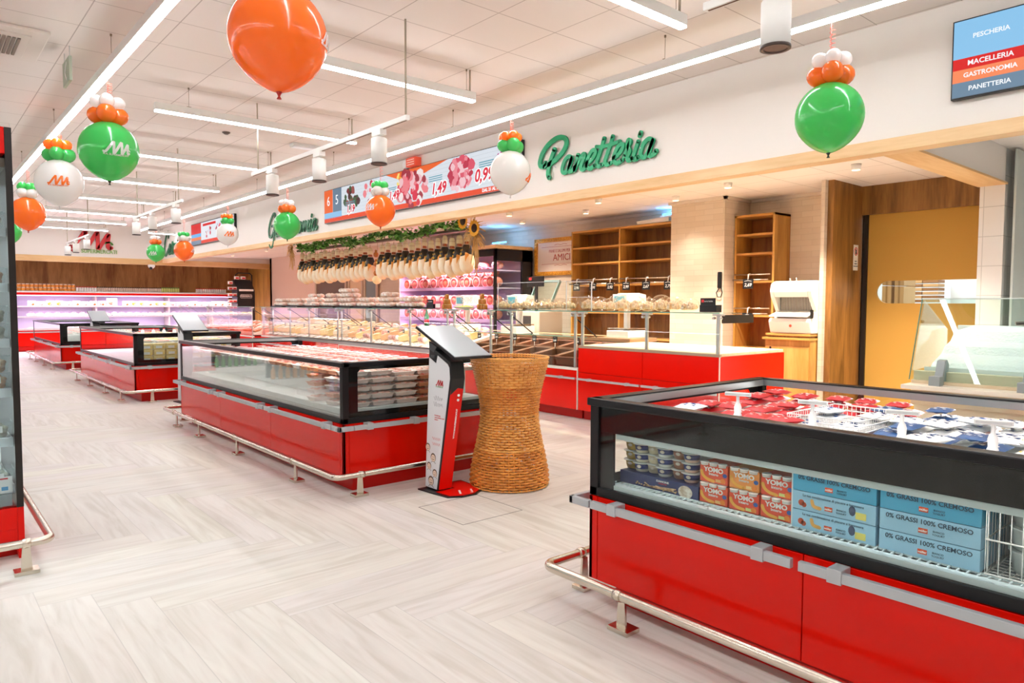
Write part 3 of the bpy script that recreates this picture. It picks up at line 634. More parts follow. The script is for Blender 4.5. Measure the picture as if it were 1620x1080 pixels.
# ================================================================ ISLAND CHILLERS
XA, XB = 2.41, 3.89
MASK = mat('black_screen_print', '#0d0b0b', .4, spec=.2)
def island(ya, yb, npan, label, band=False, endwin=True):
    """open-top glass-walled island chiller between x = 2.41 and 3.89"""
    t = thing('island_chiller', label, 'display fridge', ((XA+XB)/2, (ya+yb)/2, 0))
    MB().box(XA+.09, XB-.09, ya+.03, yb-.09, 0, .125).build('kick_plate', DRED, t)
    MB().box(XA+.02, XB-.02, ya+.02, yb-.02, .12, .5).build('body', DRED, t)
    pl = (yb-ya-.10)/npan
    def rail(nm, pts, par, brs, nx):
        h = MB()
        for a, b_ in pts: h.box(a[0], b_[0], a[1], b_[1], .468, .503)
        for bx in brs: h.box(*bx, .462, .512)
        h.build(nm, GREY, par, .003)
    for k in range(npan):
        y0, y1 = ya+.05+k*pl+.002, ya+.05+(k+1)*pl-.002
        for sx in (-1, 1):
            xo = XA if sx < 0 else XB; xi = xo-sx*.02
            p = MB().box(xo, xi, y0, y1, .115, .508).build('front_panel', RED, t, .002)
            xr0, xr1 = xo+sx*.045, xo+sx*.068
            rail('handle', [((xr0, y0+.012), (xr1, y1-.012))], p, [(min(xo, xr1+sx*.004), max(xo, xr1+sx*.004), yy-.025, yy+.025) for yy in (y0+.14, y1-.14)], 0)
    for (x0, y0, sx, sy) in ((XA, ya, -1, -1), (XB, ya, 1, -1), (XA, yb, -1, 1), (XB, yb, 1, 1)):
        c = MB().box(x0, x0-sx*.02, y0-sy*.048, y0, .115, .508).box(x0, x0-sx*.048, y0-sy*.02, y0, .115, .508).build('corner_post', RED, t, .002)
        MB().box(x0+sx*.045, x0+sx*.068, y0-sy*.055, y0+sy*.068, .468, .503).box(x0-sx*.055, x0+sx*.068, y0+sy*.045, y0+sy*.068, .468, .503).build('corner_rail', GREY, c, .003)
    for sy, y0 in ((-1, ya), (1, yb)):
        for x0, x1 in ((XA+.05, (XA+XB)/2-.002), ((XA+XB)/2+.002, XB-.05)):
            p = MB().box(x0, x1, y0, y0-sy*.02, .115, .508).build('end_panel', RED, t, .002)
            rail('handle', [((x0+.01, y0+sy*.045), (x1-.01, y0+sy*.068))], p, [(xx-.025, xx+.025, min(y0, y0+sy*.072), max(y0, y0+sy*.072)) for xx in (x0+.14, x1-.14)], 0)
    # black frame: sill, corner uprights, top rim with its lighter inner lip
    m = MB()
    for a in ((XA, XA+.045, ya, yb), (XB-.045, XB, ya, yb), (XA, XB, ya, ya+.045), (XA, XB, yb-.045, yb)): m.box(*a, .512, .552)
    m.build('sill_frame', BLK, t, .003)
    for x0, x1 in ((XA, XA+.05), (XB-.05, XB)):
        for y0, y1 in ((ya, ya+.05), (yb-.05, yb)): MB().box(x0, x1, y0, y1, .54, .94).build('corner_upright', BLK, t, .004)
    m = MB()
    for a in ((XA-.012, XA+.055, ya-.012, yb+.012), (XB-.055, XB+.012, ya-.012, yb+.012), (XA, XB, ya-.012, ya+.055), (XA, XB, yb-.055, yb+.012)): m.box(*a, .930, .966)
    rim = m.build('top_rim', BLK, t, .006)
    m = MB()
    for a in ((XA+.055, XA+.068, ya+.055, yb-.055), (XB-.068, XB-.055, ya+.055, yb-.055), (XA+.055, XB-.055, ya+.055, ya+.068), (XA+.055, XB-.055, yb-.068, yb-.055)): m.box(*a, .925, .958)
    m.build('rim_lip', mat('rim_lip_grey', '#8b9090', .35, m=.5), rim)
    # glass walls
    for a, nm in (((XA+.006, XA+.014, ya+.05, yb-.05), 'side_glass'), ((XB-.014, XB-.006, ya+.05, yb-.05), 'side_glass'), ((XA+.05, XB-.05, ya+.006, ya+.014), 'end_glass'), ((XA+.05, XB-.05, yb-.014, yb-.006), 'end_glass')):
        MB().box(*a, .55, .932).build(nm, GLASS, t)
    def mask(x0, x1, y, th):       # printed black surround with chamfered window
        z0, z1 = .552, .932; a, b_ = x0+.10, x1-.10; zl, zh, c = .592, .905, .02
        m = MB(); m.box(x0, a, y, y+th, z0, z1); m.box(b_, x1, y, y+th, z0, z1); m.box(a, b_, y, y+th, z0, zl); m.box(a, b_, y, y+th, zh, z1)
        m.prism([(a, zh), (a+c, zh), (a, zh-c)], 'y', y, y+th); m.prism([(b_, zh), (b_-c, zh), (b_, zh-c)], 'y', y, y+th)
        m.build('window_mask', MASK, t)
    mask(XA+.03, XB-.03, ya+.016, .006); mask(XA+.03, XB-.03, yb-.022, .006)
    if band:
        m = MB(); z0, z1 = .812, .932
        m.box(XA+.016, XA+.03, ya+.05, yb-.05, z0, z1); m.box(XA+.016, XA+.03, yb-.13, yb-.05, .552, z0)
        m.build('window_mask', MASK, t, .002)
        m = MB(); m.box(XA+.032, XA+.05, ya+.06, yb-.13, .785, .81, 0); m.box(XA+.02, XA+.06, ya+.06, yb-.125, .552, .572, 0)
        n = int((yb-ya)/.028)
        for k in range(n): m.box(XA+.06, XA+.10, ya+.07+k*.028, ya+.074+k*.028, .566, .572)
        m.box(XA+.098, XA+.104, ya+.07, yb-.13, .564, .573)
        m.build('inner_rail', mat('frosted_rail', '#cfdcdd', .4), t, .001)
    # insulated tub
    m = MB(); zf = .56 if band else .55
    m.box(XA+.07, XB-.07, ya+.06, yb-.06, .52, zf-.005, 0)
    m.build('deck', LINER if band else mat('grey_liner', '#8a8c8a', .4), t, .003)
    return t
def rounded_loop(x0, x1, y0, y1, z, r, n=6):
    P = []
    for cx, cy, a0 in ((x1-r, y1-r, 0), (x0+r, y1-r, 90), (x0+r, y0+r, 180), (x1-r, y0+r, 270)):
        for k in range(n+1):
            a = math.radians(a0+90*k/n); P.append((cx+r*math.cos(a), cy+r*math.sin(a), z))
    return P
def bumper(x0, x1, y0, y1, feet, label, sides='LRNF', xfeet=None):
    t = thing('bumper_rail', label, 'bumper rail', ((x0+x1)/2, (y0+y1)/2, 0), 'tubular floor bumpers')
    MB().tube(rounded_loop(x0, x1, y0, y1, .165, .055), .021, 12, closed=True).build('rail', STEEL, t)
    def post(x, y, dx, dy):     # dx,dy: unit outward
        px, py = x-dx*.045, y-dy*.045
        ax, ay = abs(dy), abs(dx)
        m = MB(); m.prism([(-.026, .012), (.026, .012), (.017, .15), (-.017, .15)], 'y', -.006, .006)
        a = math.atan2(dy, dx)+math.pi/2
        m.xf(Matrix.Translation((px+dx*.02, py+dy*.02, 0)) @ Matrix.Rotation(a, 4, 'Z'))
        p = m.build('post', STEEL, t, .001)
        w, h = (.042, .055) if ax < .5 else (.055, .042)
        MB().box(px-w+dx*.01, px+w+dx*.01, py-h+dy*.01, py+h+dy*.01, 0, .020).build('foot_plate', STEEL, p, .002)
        MB().tube([(x-ay*0-ax*.018, y-ay*.018, .165), (x+ax*.018, y+ay*.018, .165)], .0255, 12).build('rail_joint', STEEL, p)
    for y in feet: post(x0, y, -1, 0); post(x1, y, 1, 0)
    for x in (xfeet or (x0+.25, (x0+x1)/2, x1-.25)): post(x, y0, 0, -1); post(x, y1, 0, 1)
    return t
island(-1.82, 2.25, 4, 'red island chiller nearest the camera with black band over yogurt window', band=True)
island(4.72, 8.77, 3, 'red glass-walled island chiller behind the terminal and wicker basket')
island(10.98, 15.03, 3, 'red island chiller second down the aisle, cheese behind its end window')
island(17.24, 21.3, 3, 'red island chiller farthest down the aisle, white basket in its end window')
bumper(2.26, 4.04, -1.97, 2.40, (1.94, .7, -.6), 'steel bumper rail round the nearest island chiller')
bumper(2.26, 4.04, 4.555, 8.93, (5.28, 6.58, 7.7, 8.5), 'steel bumper rail round the middle island chiller', xfeet=(2.47, 3.15, 3.8))
bumper(2.26, 4.04, 10.82, 15.19, (11.27, 12.33, 13.54, 14.69), 'steel bumper rail round the second island chiller', xfeet=(2.6, 3.15, 3.8))
bumper(2.26, 4.04, 17.08, 21.46, (17.5, 18.68, 20., 21.), 'steel bumper rail round the farthest island chiller', xfeet=(2.6, 3.15, 3.8))
# ================================================================ GOODS: prototypes
def proto(name, cat, label, group): return thing(name, label, cat, (0, 0, 0), group)
MEAT = mat('raw_meat', '#d0483a', .35, col2='#f2c9b8', ns=26, bump=.3)
MEAT2 = mat('pale_meat', '#eba08a', .35, col2='#fbe6dc', ns=22, bump=.3)
HAM = mat('sliced_ham', '#e98f86', .35, col2='#f6cdc3', ns=18, bump=.2)
CHEESE = mat('cheese_yellow', '#efcf7a', .4, col2='#f7e2a6', ns=10)
CRUMB = mat('baked_dough', '#f3cb98', .6, col2='#fdf0da', ns=18, bump=.4)
LBL = mat('white_label', '#f5f3f0', .5); REDL = mat('red_label', '#d3232b', .45); BLUL = mat('blue_label', '#2f5fa8', .45)
ORNL = mat('orange_label', '#ee6a2a', .45); YELL = mat('yellow_label', '#f2c51f', .45); GRNL = mat('green_label', '#4f9a4a', .45)
def tray_pack(meat, tray='#f4f2ef', lab=REDL, name='meat_tray', cat='meat', w=.20, d=.145, h=.045, label='tray of meat'):
    t = proto(name, cat, label, None)
    m = MB(); a, b_ = w/2, d/2
    vs = [(-a*.86,-b_*.82,0),(a*.86,-b_*.82,0),(a*.86,b_*.82,0),(-a*.86,b_*.82,0),(-a,-b_,h*.7),(a,-b_,h*.7),(a,b_,h*.7),(-a,b_,h*.7)]
    m.add(vs, [(0,3,2,1),(4,5,6,7),(0,1,5,4),(1,2,6,5),(2,3,7,6),(3,0,4,7)]); m.box(-a-.006, a+.006, -b_-.006, b_+.006, h*.66, h*.74)
    m.build('tray', pcol(tray, .4), t, .002)
    m = MB(); R2 = random.Random(len(name)+int(w*1000))
    for i in range(3):
        for j in range(2):
            st = len(m.v); m.sph(((i-1)*w*.27, (j-.5)*d*.4, h*.72), w*.15, 8, sy=.9+.2*R2.random(), sz=.42)
    m.build('contents', meat, t)
    m = MB(); m.box(-w*.2, w*.25, -d*.28, d*.2, h+.012, h+.0145, 0); m.box(-w*.2, w*.25, d*.1, d*.2, h+.0145, h+.0155, 1)
    m.build('price_label', [LBL, lab], t)
    return Row(t)
def blockcopy(row, spots, fmt, group):
    for i, (loc, rz) in enumerate(spots): row.put(loc, fmt(i) if callable(fmt) else fmt, rz, group)
R = random.Random(11)
# ---- nearest island: wall of packs behind its long window
NB = .572
def boxprint(w, d, h, base, name): # local box: front faces -x
    return MB().box(0, d, -w/2, w/2, 0, h)
# dark blue dessert boxes with pots on top
NAVY = mat('navy_carton', '#2b3566', .45); COW = mat('cream_spot', '#e9e3d8', .5, col2='#b9a48a', ns=40)
def navy_box():
    t = proto('dessert_carton', 'carton', 'long navy blue carton', None)
    MB().box(0, .16, -.215, .215, 0, .075).build('carton', NAVY, t, .002)
    MB().cyl((-.0015, -.15, .03), (.0, -.15, .03), .036, n=20).build('spotted_print', COW, t)
    m = MB()
    for k in range(14): m.cyl((-.0015, -.02+R.uniform(-.09, .09), .012+R.uniform(0, .02)), (0, -.02+R.uniform(-.09, .09), .014), .004, n=6)
    for k in range(9): m.sph((-.001, .0+R.uniform(-.1, .12), R.uniform(.008, .028)), .005, 6)
    m.build('nut_print', mat('nut_brown', '#8a6242', .5, col2='#cfae86', ns=60), t)
    text('DANONE', .016, LBL, t, (-.001, -.03, .058), -Y_, Z_, .0006, bold=.0003); text('DANETTE', .010, REDL, t, (-.001, -.03, .045), -Y_, Z_, .0006)
    return Row(t)
nb = navy_box()
nb.put((2.515, 1.94, NB), 'navy blue dessert carton with spotted print at the left end of the near window', scale=(1, 1, .76))
def pot(cream, labc):
    t = proto('dessert_pot', 'pot', 'pot', None)
    MB().lathe((0, 0, 0), [(.026, 0), (.030, .004), (.036, .048), (.038, .050)], 24).build('cup', cream, t)
    MB().lathe((0, 0, .0), [(.0335, .018), (.0365, .047)], 24).build('printed_sleeve', labc, t)
    m = MB().sph((-.036, -.008, .034), .013, 12, sx=.12, sz=.75); m.build('cream_print', COW, t)
    MB().lathe((0, 0, .0), [(.046, .051), (.046, .054), (.01, .0545)], 24).build('lid', mat('lid_clear', '#e8ece8', .25), t)
    return Row(t)
pots = [pot(mat('pot_cream', '#e9e0c9', .4), mat('sleeve_blue', '#39437f', .4)), pot(mat('pot_white', '#eef0ea', .4), mat('sleeve_blue')), pot(mat('pot_pink', '#efcdb8', .4), mat('sleeve_blue'))]
sides = [pot(mat('pot_mustard', '#c9a446', .4), mat('pot_mustard')), pot(mat('pot_beige', '#ddcfae', .4), mat('pot_beige')), pot(mat('pot_brown', '#a9755a', .4), mat('pot_brown'))]
for i, y in enumerate((2.085, 1.955, 1.815)):
    for k in range(3):
        nm = ('bottom', 'middle', 'top')[k]
        pots[i].put((2.57, y-.018, NB+.058+k*.0435), 'white dessert pot with blue label, %s of %s stack from left' % (nm, nth(i+1)), 0, 'dessert pots in the near window', scale=(1, 1, .775))
        sides[i].put((2.59, y+.052, NB+.058+k*.0435), '%s dessert pot beside blue-labelled ones, %s of %s stack' % (('mustard', 'beige', 'brown')[i], nm, nth(i+1)), 0, 'dessert pots in the near window', scale=(1, 1, .775))
# orange yogurt multipacks
def yomo(c1, c2):
    t = proto('yogurt_pack', 'yogurt pack', 'orange yogurt pack', None)
    MB().box(0, .12, -.066, .066, 0, .092).build('carton', mat('yogurt_'+c1, '#'+c1, .4), t, .003)
    m = MB()
    for k in (-1, 0, 1):
        m.lathe((.0, k*.042, .083), [(.0165, 0), (.0175, .012), (.0185, .013), (.0185, .0155)], 14); 
    m.build('cup_rim', mat('cup_offwhite', '#eeeae3', .4), t)
    text('YOMO', .030, LBL, t, (-.0008, 0, .062), -Y_, Z_, .0006, bold=.0012); text('Intero', .018, LBL, t, (-.0008, -.0, .042), -Y_, Z_, .0006, bold=.0004)
    m = MB(); m.ribbon([(-.058, .05), (-.05, .03), (-.03, .016), (0, .01)], .014, Vector((-.0006, 0, 0)), -Y_, Z_, -X_, .0006); m.build('banana_print', mat('banana', '#f6b64a', .5), t)
    m = MB(); m.box(-.001, 0, -.055, -.01, .008, .022, 0); m.cyl((-.0012, -.053, .045), (0, -.053, .045), .010, n=12, m=1); m.cyl((-.0014, -.045, .018), (0, -.045, .018), .012, n=10, m=2)
    m.build('fruit_print', [mat('fruit_'+c2, '#'+c2, .5), BLUL, mat('orange_fruit', '#f08c2e', .5)], t)
    return Row(t)
ym = [yomo('e85a36', 'efc27a'), yomo('f09a48', 'f3d08a'), yomo('e8502e', 'd9e08a')]
for r_, yy in enumerate((1.655, 1.515, 1.375)):
    for k in range(2):
        src = ym[r_] if k == 1 or r_ != 1 else ym[2]
        src.put((2.52, yy, NB+k*.088), '%s yogurt multipack reading YOMO, %s layer, %s from the left' % ('light orange' if (r_ == 1 and k == 1) else 'orange red', ('lower', 'upper')[k], nth(r_+1)), 0, 'orange yogurt multipacks', scale=(1, 1, .87))
MB_ = MB().box(2.51, 2.53, 1.302, 1.310, NB, .79); tag(MB_.build('shelf_divider', mat('divider_clear', '#dfe8e8', .2)), 'thin clear divider between orange yogurt packs and blue cartons', 'divider')
# pale blue cartons
SKY = mat('sky_carton', '#9ccbe4', .45); SKY2 = mat('sky_carton_deep', '#46a4c8', .45)
def muller(kind):
    t = proto('yogurt_carton', 'carton', 'blue carton', None); w, h = .30, .068
    MB().box(0, .25, -w/2, w/2, 0, h).build('carton', SKY if kind != 'deep' else SKY2, t, .002)
    if kind == 'fruit':
        text('La tua combinazione di piacere e benessere', .0125, mat('ink', '#274257', .5), t, (-.0008, 0, h-.013), -Y_, Z_, .0005)
        m = MB(); m.cyl((-.001, .115, .026), (0, .115, .026), .012, n=9, m=0); m.cyl((-.001, .105, .020), (0, .105, .020), .010, n=7, m=0)
        m.ribbon([(-.075, .04), (-.068, .022), (-.045, .018)], .013, Vector((-.0008, 0, 0)), -Y_, Z_, -X_, .0006, 1)
        m.box(-.001, 0, -.118, -.082, .010, .034, 2); m.sph((0, -.07, .035), .012, 8, sx=.1, m=3, sz=1.5)
        m.build('fruit_print', [mat('strawberry', '#c8512e', .5), mat('apricot', '#eab15e', .5), mat('pineapple', '#e8dd76', .5), mat('berry', '#3c4a66', .5)], t)
    else:
        text('0% GRASSI 100% CREMOSO', .0215, mat('ink'), t, (-.0008, 0, h-.018), -Y_, Z_, .0005, bold=.0003)
    m = MB(); m.box(-.0012, 0, -.0, .028, .014, .030); m.build('brand_patch', mat('brand_orange', '#e0552c', .5), t)
    text('müller', .010, LBL, t, (-.0016, .014, .0215), -Y_, Z_, .0004, bold=.0002)
    text('BIANCO', .009, mat('ink'), t, (-.0008, -.032, .026), -Y_, Z_, .0004); text('YOGURT', .009, mat('ink'), t, (-.0008, -.032, .016), -Y_, Z_, .0004)
    return Row(t)
mf, mg, md = muller('fruit'), muller('plain'), muller('deep')
for k in range(3):
    nm = ('bottom', 'middle', 'top')[k]
    (mf if k < 2 else md).put((2.50, 1.150, NB+k*.070), 'blue carton %s, %s of the left stack' % ('with fruit print' if k < 2 else 'reading 0% GRASSI 100% CREMOSO', nm), 0, 'blue yogurt cartons')
    (mg if k < 2 else md).put((2.50, .838, NB+k*.070), 'blue carton reading 0%% GRASSI 100%% CREMOSO, %s of the right stack' % nm, 0, 'blue yogurt cartons')
# white wire basket and bags beside the cartons
def wire_basket(x0, x1, y0, y1, z0, z1, label, st=.03):
    t = thing('wire_basket', label, 'wire basket', ((x0+x1)/2, (y0+y1)/2, z0))
    m = MB()
    for z in (z0, (z0+z1)/2, z1): m.tube([(x0, y0, z), (x1, y0, z), (x1, y1, z), (x0, y1, z)], .003, 5, closed=True)
    m.build('frame_wire', WMET, t)
    m = MB(); k = 0
    while x0+k*st < x1: m.tube([(x0+k*st, y0, z1), (x0+k*st, y0, z0), (x0+k*st, y1, z0), (x0+k*st, y1, z1)], .0016, 4); k += 1
    k = 0
    while y0+k*st < y1: m.tube([(x0, y0+k*st, z1), (x0, y0+k*st, z0), (x1, y0+k*st, z0), (x1, y0+k*st, z1)], .0016, 4); k += 1
    m.build('wire_mesh', WMET, t); return t
wire_basket(2.50, 2.95, .25, .675, .575, .79, 'white wire basket at the right edge of the near window')
m = MB(); bg = proto('pudding_pack', 'pack', 'brown and clear pudding pack', None)
MB().sph((0, 0, .036), .06, 12, sy=1.1, sz=.55).build('filling', mat('pudding', '#6d5240', .4, col2='#9a846e', ns=9), bg); MB().lathe((0, 0, 0), [(.065, .0), (.075, .06), (.08, .065), (.08, .07)], 16).build('tub', mat('tub_clear', '#c9cfcb', .3), bg)
bgr = Row(bg)
for k in range(3): bgr.put((2.60, .56-.0, .582+k*.072), 'brown pudding tub in the wire basket, %s from the bottom' % nth(k+1)); bgr.put((2.62, .39, .582+k*.072), 'brown pudding tub right of the first tubs in the basket, %s from the bottom' % nth(k+1))
# goods hiding the inside of the nearest island: raised inner shelf with bags on top
MB_ = MB().box(2.78, 3.76, -1.7, 2.12, .56, .84); tag(MB_.build('inner_plinth', LINER, None, .01), 'pale raised plinth inside the nearest chiller under the bags', 'plinth')
def pillow(w, d, h, cols, name, cat, txt=None):
    t = proto(name, cat, name, None); n = 8; vs = []; fs = []
    for s_ in (1, -1):
        o = len(vs)
        for i in range(n+1):
            for j in range(n+1):
                u, v = i/n*2-1, j/n*2-1; hh = (1-u**4)*(1-v**4); vs.append((u*w/2, v*d/2*(1-.06*(1-abs(u))), h/2+s_*h/2*hh**.5+.004*math.sin(i*2.1+j*1.3)*hh))
        for i in range(n):
            for j in range(n): q = (o+i*(n+1)+j, o+(i+1)*(n+1)+j, o+(i+1)*(n+1)+j+1, o+i*(n+1)+j+1); fs.append(q if s_ > 0 else q[::-1])
    MB().add(vs, fs, 0, True).build('pouch', cols[0], t)
    m = MB().box(-w*.3, w*.2, -d*.26, -d*.22, h-.003, h+.0012); m.box(-w*.2, w*.3, -d*.12, -d*.10, h-.003, h+.0012); m.box(-w*.3, w*.3, d*.12, d*.17, h-.006, h+.0005); m.build('printed_stripe', cols[1], t)
    if len(cols) > 2: MB().box(w*.28, w*.40, -d*.3, d*.3, h*.7, h*.86).build('seal_strip', cols[2], t)
    return Row(t)
NAVYL = mat('navy_print', '#27406e', .45)
bags = [pillow(.15, .20, .03, (mat('pouch_white', '#f4f4f2', .3), NAVYL, YELL), 'food_pouch', 'pouch'), pillow(.14, .19, .03, (mat('pouch_pearl', '#e8edf0', .25), BLUL), 'food_pouch', 'pouch'), pillow(.12, .17, .03, (mat('pouch_red', '#c4232b', .35), LBL), 'food_pouch', 'pouch'), pillow(.12, .17, .025, (mat('pouch_blue', '#35598c', .3), LBL), 'food_pouch', 'pouch')]
cn = {0: 'white pouch with navy print', 1: 'pearly white pouch with blue stripe', 2: 'red pouch with white label', 3: 'blue pouch with white label'}
cnt = {}
yy = 2.02; rowi = 0
for rowi in range(22):
    y = 2.02-rowi*.172
    for ci in range(6):
        x = 2.60+ci*.21+R.uniform(-.015, .015)
        if ci < 2: k = (1 if rowi < 1 or ci == 0 and rowi < 4 else 2 if (ci == 1 and rowi < 4) else 3 if rowi in (4, 5) and ci == 1 else 0 if rowi < 9 else R.choice((2, 0)))
        else: k = (2 if rowi < 3 else R.choice((0, 0, 2, 1, 3)) if ci < 5 else R.choice((2, 2, 3)))
        z = .862 if ci else .842
        bags[k].put((x, y, z+.003*R.random()), '%s in the nearest chiller, row %d, place %d' % (cn[k], rowi+1, ci+1), R.uniform(-.1, .1)+math.pi/2, 'pouches in the nearest chiller')
        if R.random() < .6: bags[k].put((x+R.uniform(-.04, .04), y+R.uniform(-.05, .05), z+.040), '%s atop another, nearest chiller, row %d, place %d' % (cn[k], rowi+1, ci+1), R.uniform(-.5, .5)+math.pi/2, 'pouches in the nearest chiller', rot=(R.uniform(-.03, .03), R.uniform(-.03, .03), R.uniform(-.3, .3)+math.pi/2), scale=.8)
tag(MB().box(2.49, 2.78, -1.7, 2.10, .822, .840).build('top_tray', mat('frosted_rail'), None, .004), 'pale ledge tray along the front of the nearest chiller', 'tray')
# white card holders
ch = proto('card_holder', 'card holder', 'white T-shaped card holder', None)
MB().lathe((0, 0, 0), [(.018, 0), (.014, .01), (.016, .035), (.011, .05), (.007, .055), (.007, .085)], 14).build('stem', WHITE, ch); MB().box(-.008, .008, -.055, .055, .083, .099).build('card_clip', WHITE, ch, .003)
MB().box(-.012, -.008, -.05, .05, .087, .096).build('card_slot', mat('slot_line', '#d0d0ce', .4), ch)
chr_ = Row(ch)
for i, y in enumerate((1.66, 1.33, 1.0, .72)): chr_.put((2.70, y, .925), 'white T-shaped card holder on the near chiller, %s from the left' % nth(i+1), .3, 'card holders on the nearest chiller')
wire_basket(2.86, 3.3, 1.22, 1.52, .885, .935, 'low white wire divider lying among the pouches of the near chiller', .02)
# ---- middle island
mt = tray_pack(MEAT, '#cc8763'); mt2 = tray_pack(MEAT2, '#f2e2dc', lab=ORNL); mt3 = tray_pack(HAM, '#e9e4df', BLUL)
m = MB().box(2.50, 3.80, 4.84, 8.65, .55, .60)
tag(m.build('tray_platform', LINER, None, .006), 'pale platform inside the middle chiller under the meat trays', 'platform')
nm = {0: 'brown tray of dark red meat', 1: 'white tray of pale meat', 2: 'grey tray of sliced ham'}
GR = 'meat trays in the middle chiller'
for i in range(22):
    for j in range(6):
        k = R.choice((0, 0, 1, 2)); y = 4.96+i*.170; x = 2.62+j*.215
        z = .86 if j < 2 else .84
        [mt, mt2, mt3][k].put((x, y, z-.022+.005*R.random()), '%s on top in the middle chiller, row %d, place %d' % (nm[k], i+1, j+1), R.uniform(-.05, .05), GR)
for j in range(5):
    for l in range(4):
        k = 0 if j >= 3 else 1; [mt, mt2][k].put((2.62+j*.215+R.uniform(-.01, .01), 4.935, .602+l*.0605), '%s behind the end window, layer %d, stack %d' % (nm[k], l+1, j+1), 0, 'stacked trays in the end window')
for i in range(1, 4):
    for l in range(0, 4):
        if i % 2 == 1: k = R.choice((0, 1)); [mt, mt2][k].put((2.60, 4.96+i*.170, .602+l*.0605), '%s behind the long side glass, row %d, layer %d' % (nm[k], i+1, l+1), 0, 'trays along the side glass')
tag(MB().box(2.75, 3.78, 5.05, 8.6, .60, .82).build('inner_plinth', LINER, None, .01), 'pale raised plinth inside the middle chiller under the trays', 'plinth')
# ---- second island: cheese
def cheese_row():
    t = proto('cheese_pack', 'cheese', 'wrapped cheese', None)
    m = MB(); m.prism([(-.075, -.05), (.075, -.05), (.075, .05), (-.075, .05)], 'z', 0, .085); m.build('cheese_block', CHEESE, t, .012)
    MB().box(-.045, .04, -.0505, -.0488, .015, .05).build('price_label', LBL, t)
    return Row(t)
cr = cheese_row()
for j in range(8):
    for l in range(3): cr.put((2.60+j*.165, 11.12+.01*R.random(), .556+l*.088), 'yellow cheese block behind the end glass, column %d, layer %d' % (j+1, l+1), R.uniform(-.06, .06), 'cheese blocks in the second chiller')
yc = tray_pack(CHEESE, lab=YELL, name='cheese_tray', cat='cheese', label='tray of cheese')
for i in range(18):
    for j in range(5): (yc if R.random() < .5 else mt3).put((2.64+j*.245, 11.35+i*.20, .80+.015*R.random()), 'packed tray in the second chiller, row %d, place %d' % (i+1, j+1), R.uniform(-.1, .1), 'trays in the second chiller')
tag(MB().box(2.72, 3.78, 11.25, 14.9, .56, .795).build('inner_plinth', LINER, None, .01), 'pale raised plinth inside the second chiller', 'plinth')
bt = proto('yogurt_drink', 'bottle', 'small white bottle', None)
MB().lathe((0, 0, 0), [(.026, 0), (.028, .01), (.028, .07), (.016, .09), (.014, .10)], 14).build('bottle_body', WHITE, bt); MB().lathe((0, 0, .10), [(.016, 0), (.016, .015), (.002, .016)], 12).build('cap', REDL, bt)
btr = Row(bt)
for i in range(5): btr.put((2.9+i*.16, 12.6, .87), 'small white bottle with red cap standing up in the second chiller, %s from the left' % nth(i+1), 0, 'bottles in the second chiller')
# ---- farthest island
wire_basket(2.56, 3.3, 17.36, 17.8, .56, .9, 'white wire basket behind the end window of the farthest chiller')
for i in range(10):
    for j in range(4): mt3.put((2.66+j*.3, 18.0+i*.31, .70+.015*R.random()), 'packed tray in the farthest chiller, row %d, place %d' % (i+1, j+1), R.uniform(-.1, .1), 'trays in the farthest chiller')
tag(MB().box(2.55, 3.75, 17.9, 21.15, .56, .695).build('inner_plinth', LINER, None, .01), 'pale raised plinth inside the farthest chiller', 'plinth')
# LED strips under the rims of the island chillers and behind the glass of the counters
def led(parent, loc, ln, energy, col=(1, .98, .96), rx=0.):
    ld = bpy.data.lights.new('led_strip', 'AREA'); ld.shape = 'RECTANGLE'; ld.size = .03; ld.size_y = ln; ld.energy = energy; ld.color = col
    lo = bpy.data.objects.new('led_strip', ld); COL.objects.link(lo); lo.parent = parent; lo.location = Vector(loc)-wloc(parent); lo.rotation_euler = (0, rx, 0)
for o_, ya, yb in zip([bpy.data.objects[n] for n in ('island_chiller', 'island_chiller.001', 'island_chiller.002', 'island_chiller.003')], (-1.82, 4.72, 10.98, 17.24), (2.25, 8.77, 15.03, 21.3)):
    led(o_, (2.475, (ya+yb)/2, .925), yb-ya-.3, 5 if ya < 0 else 4, rx=-.5); led(o_, (3.82, (ya+yb)/2, .925), yb-ya-.3, 5, rx=.5)
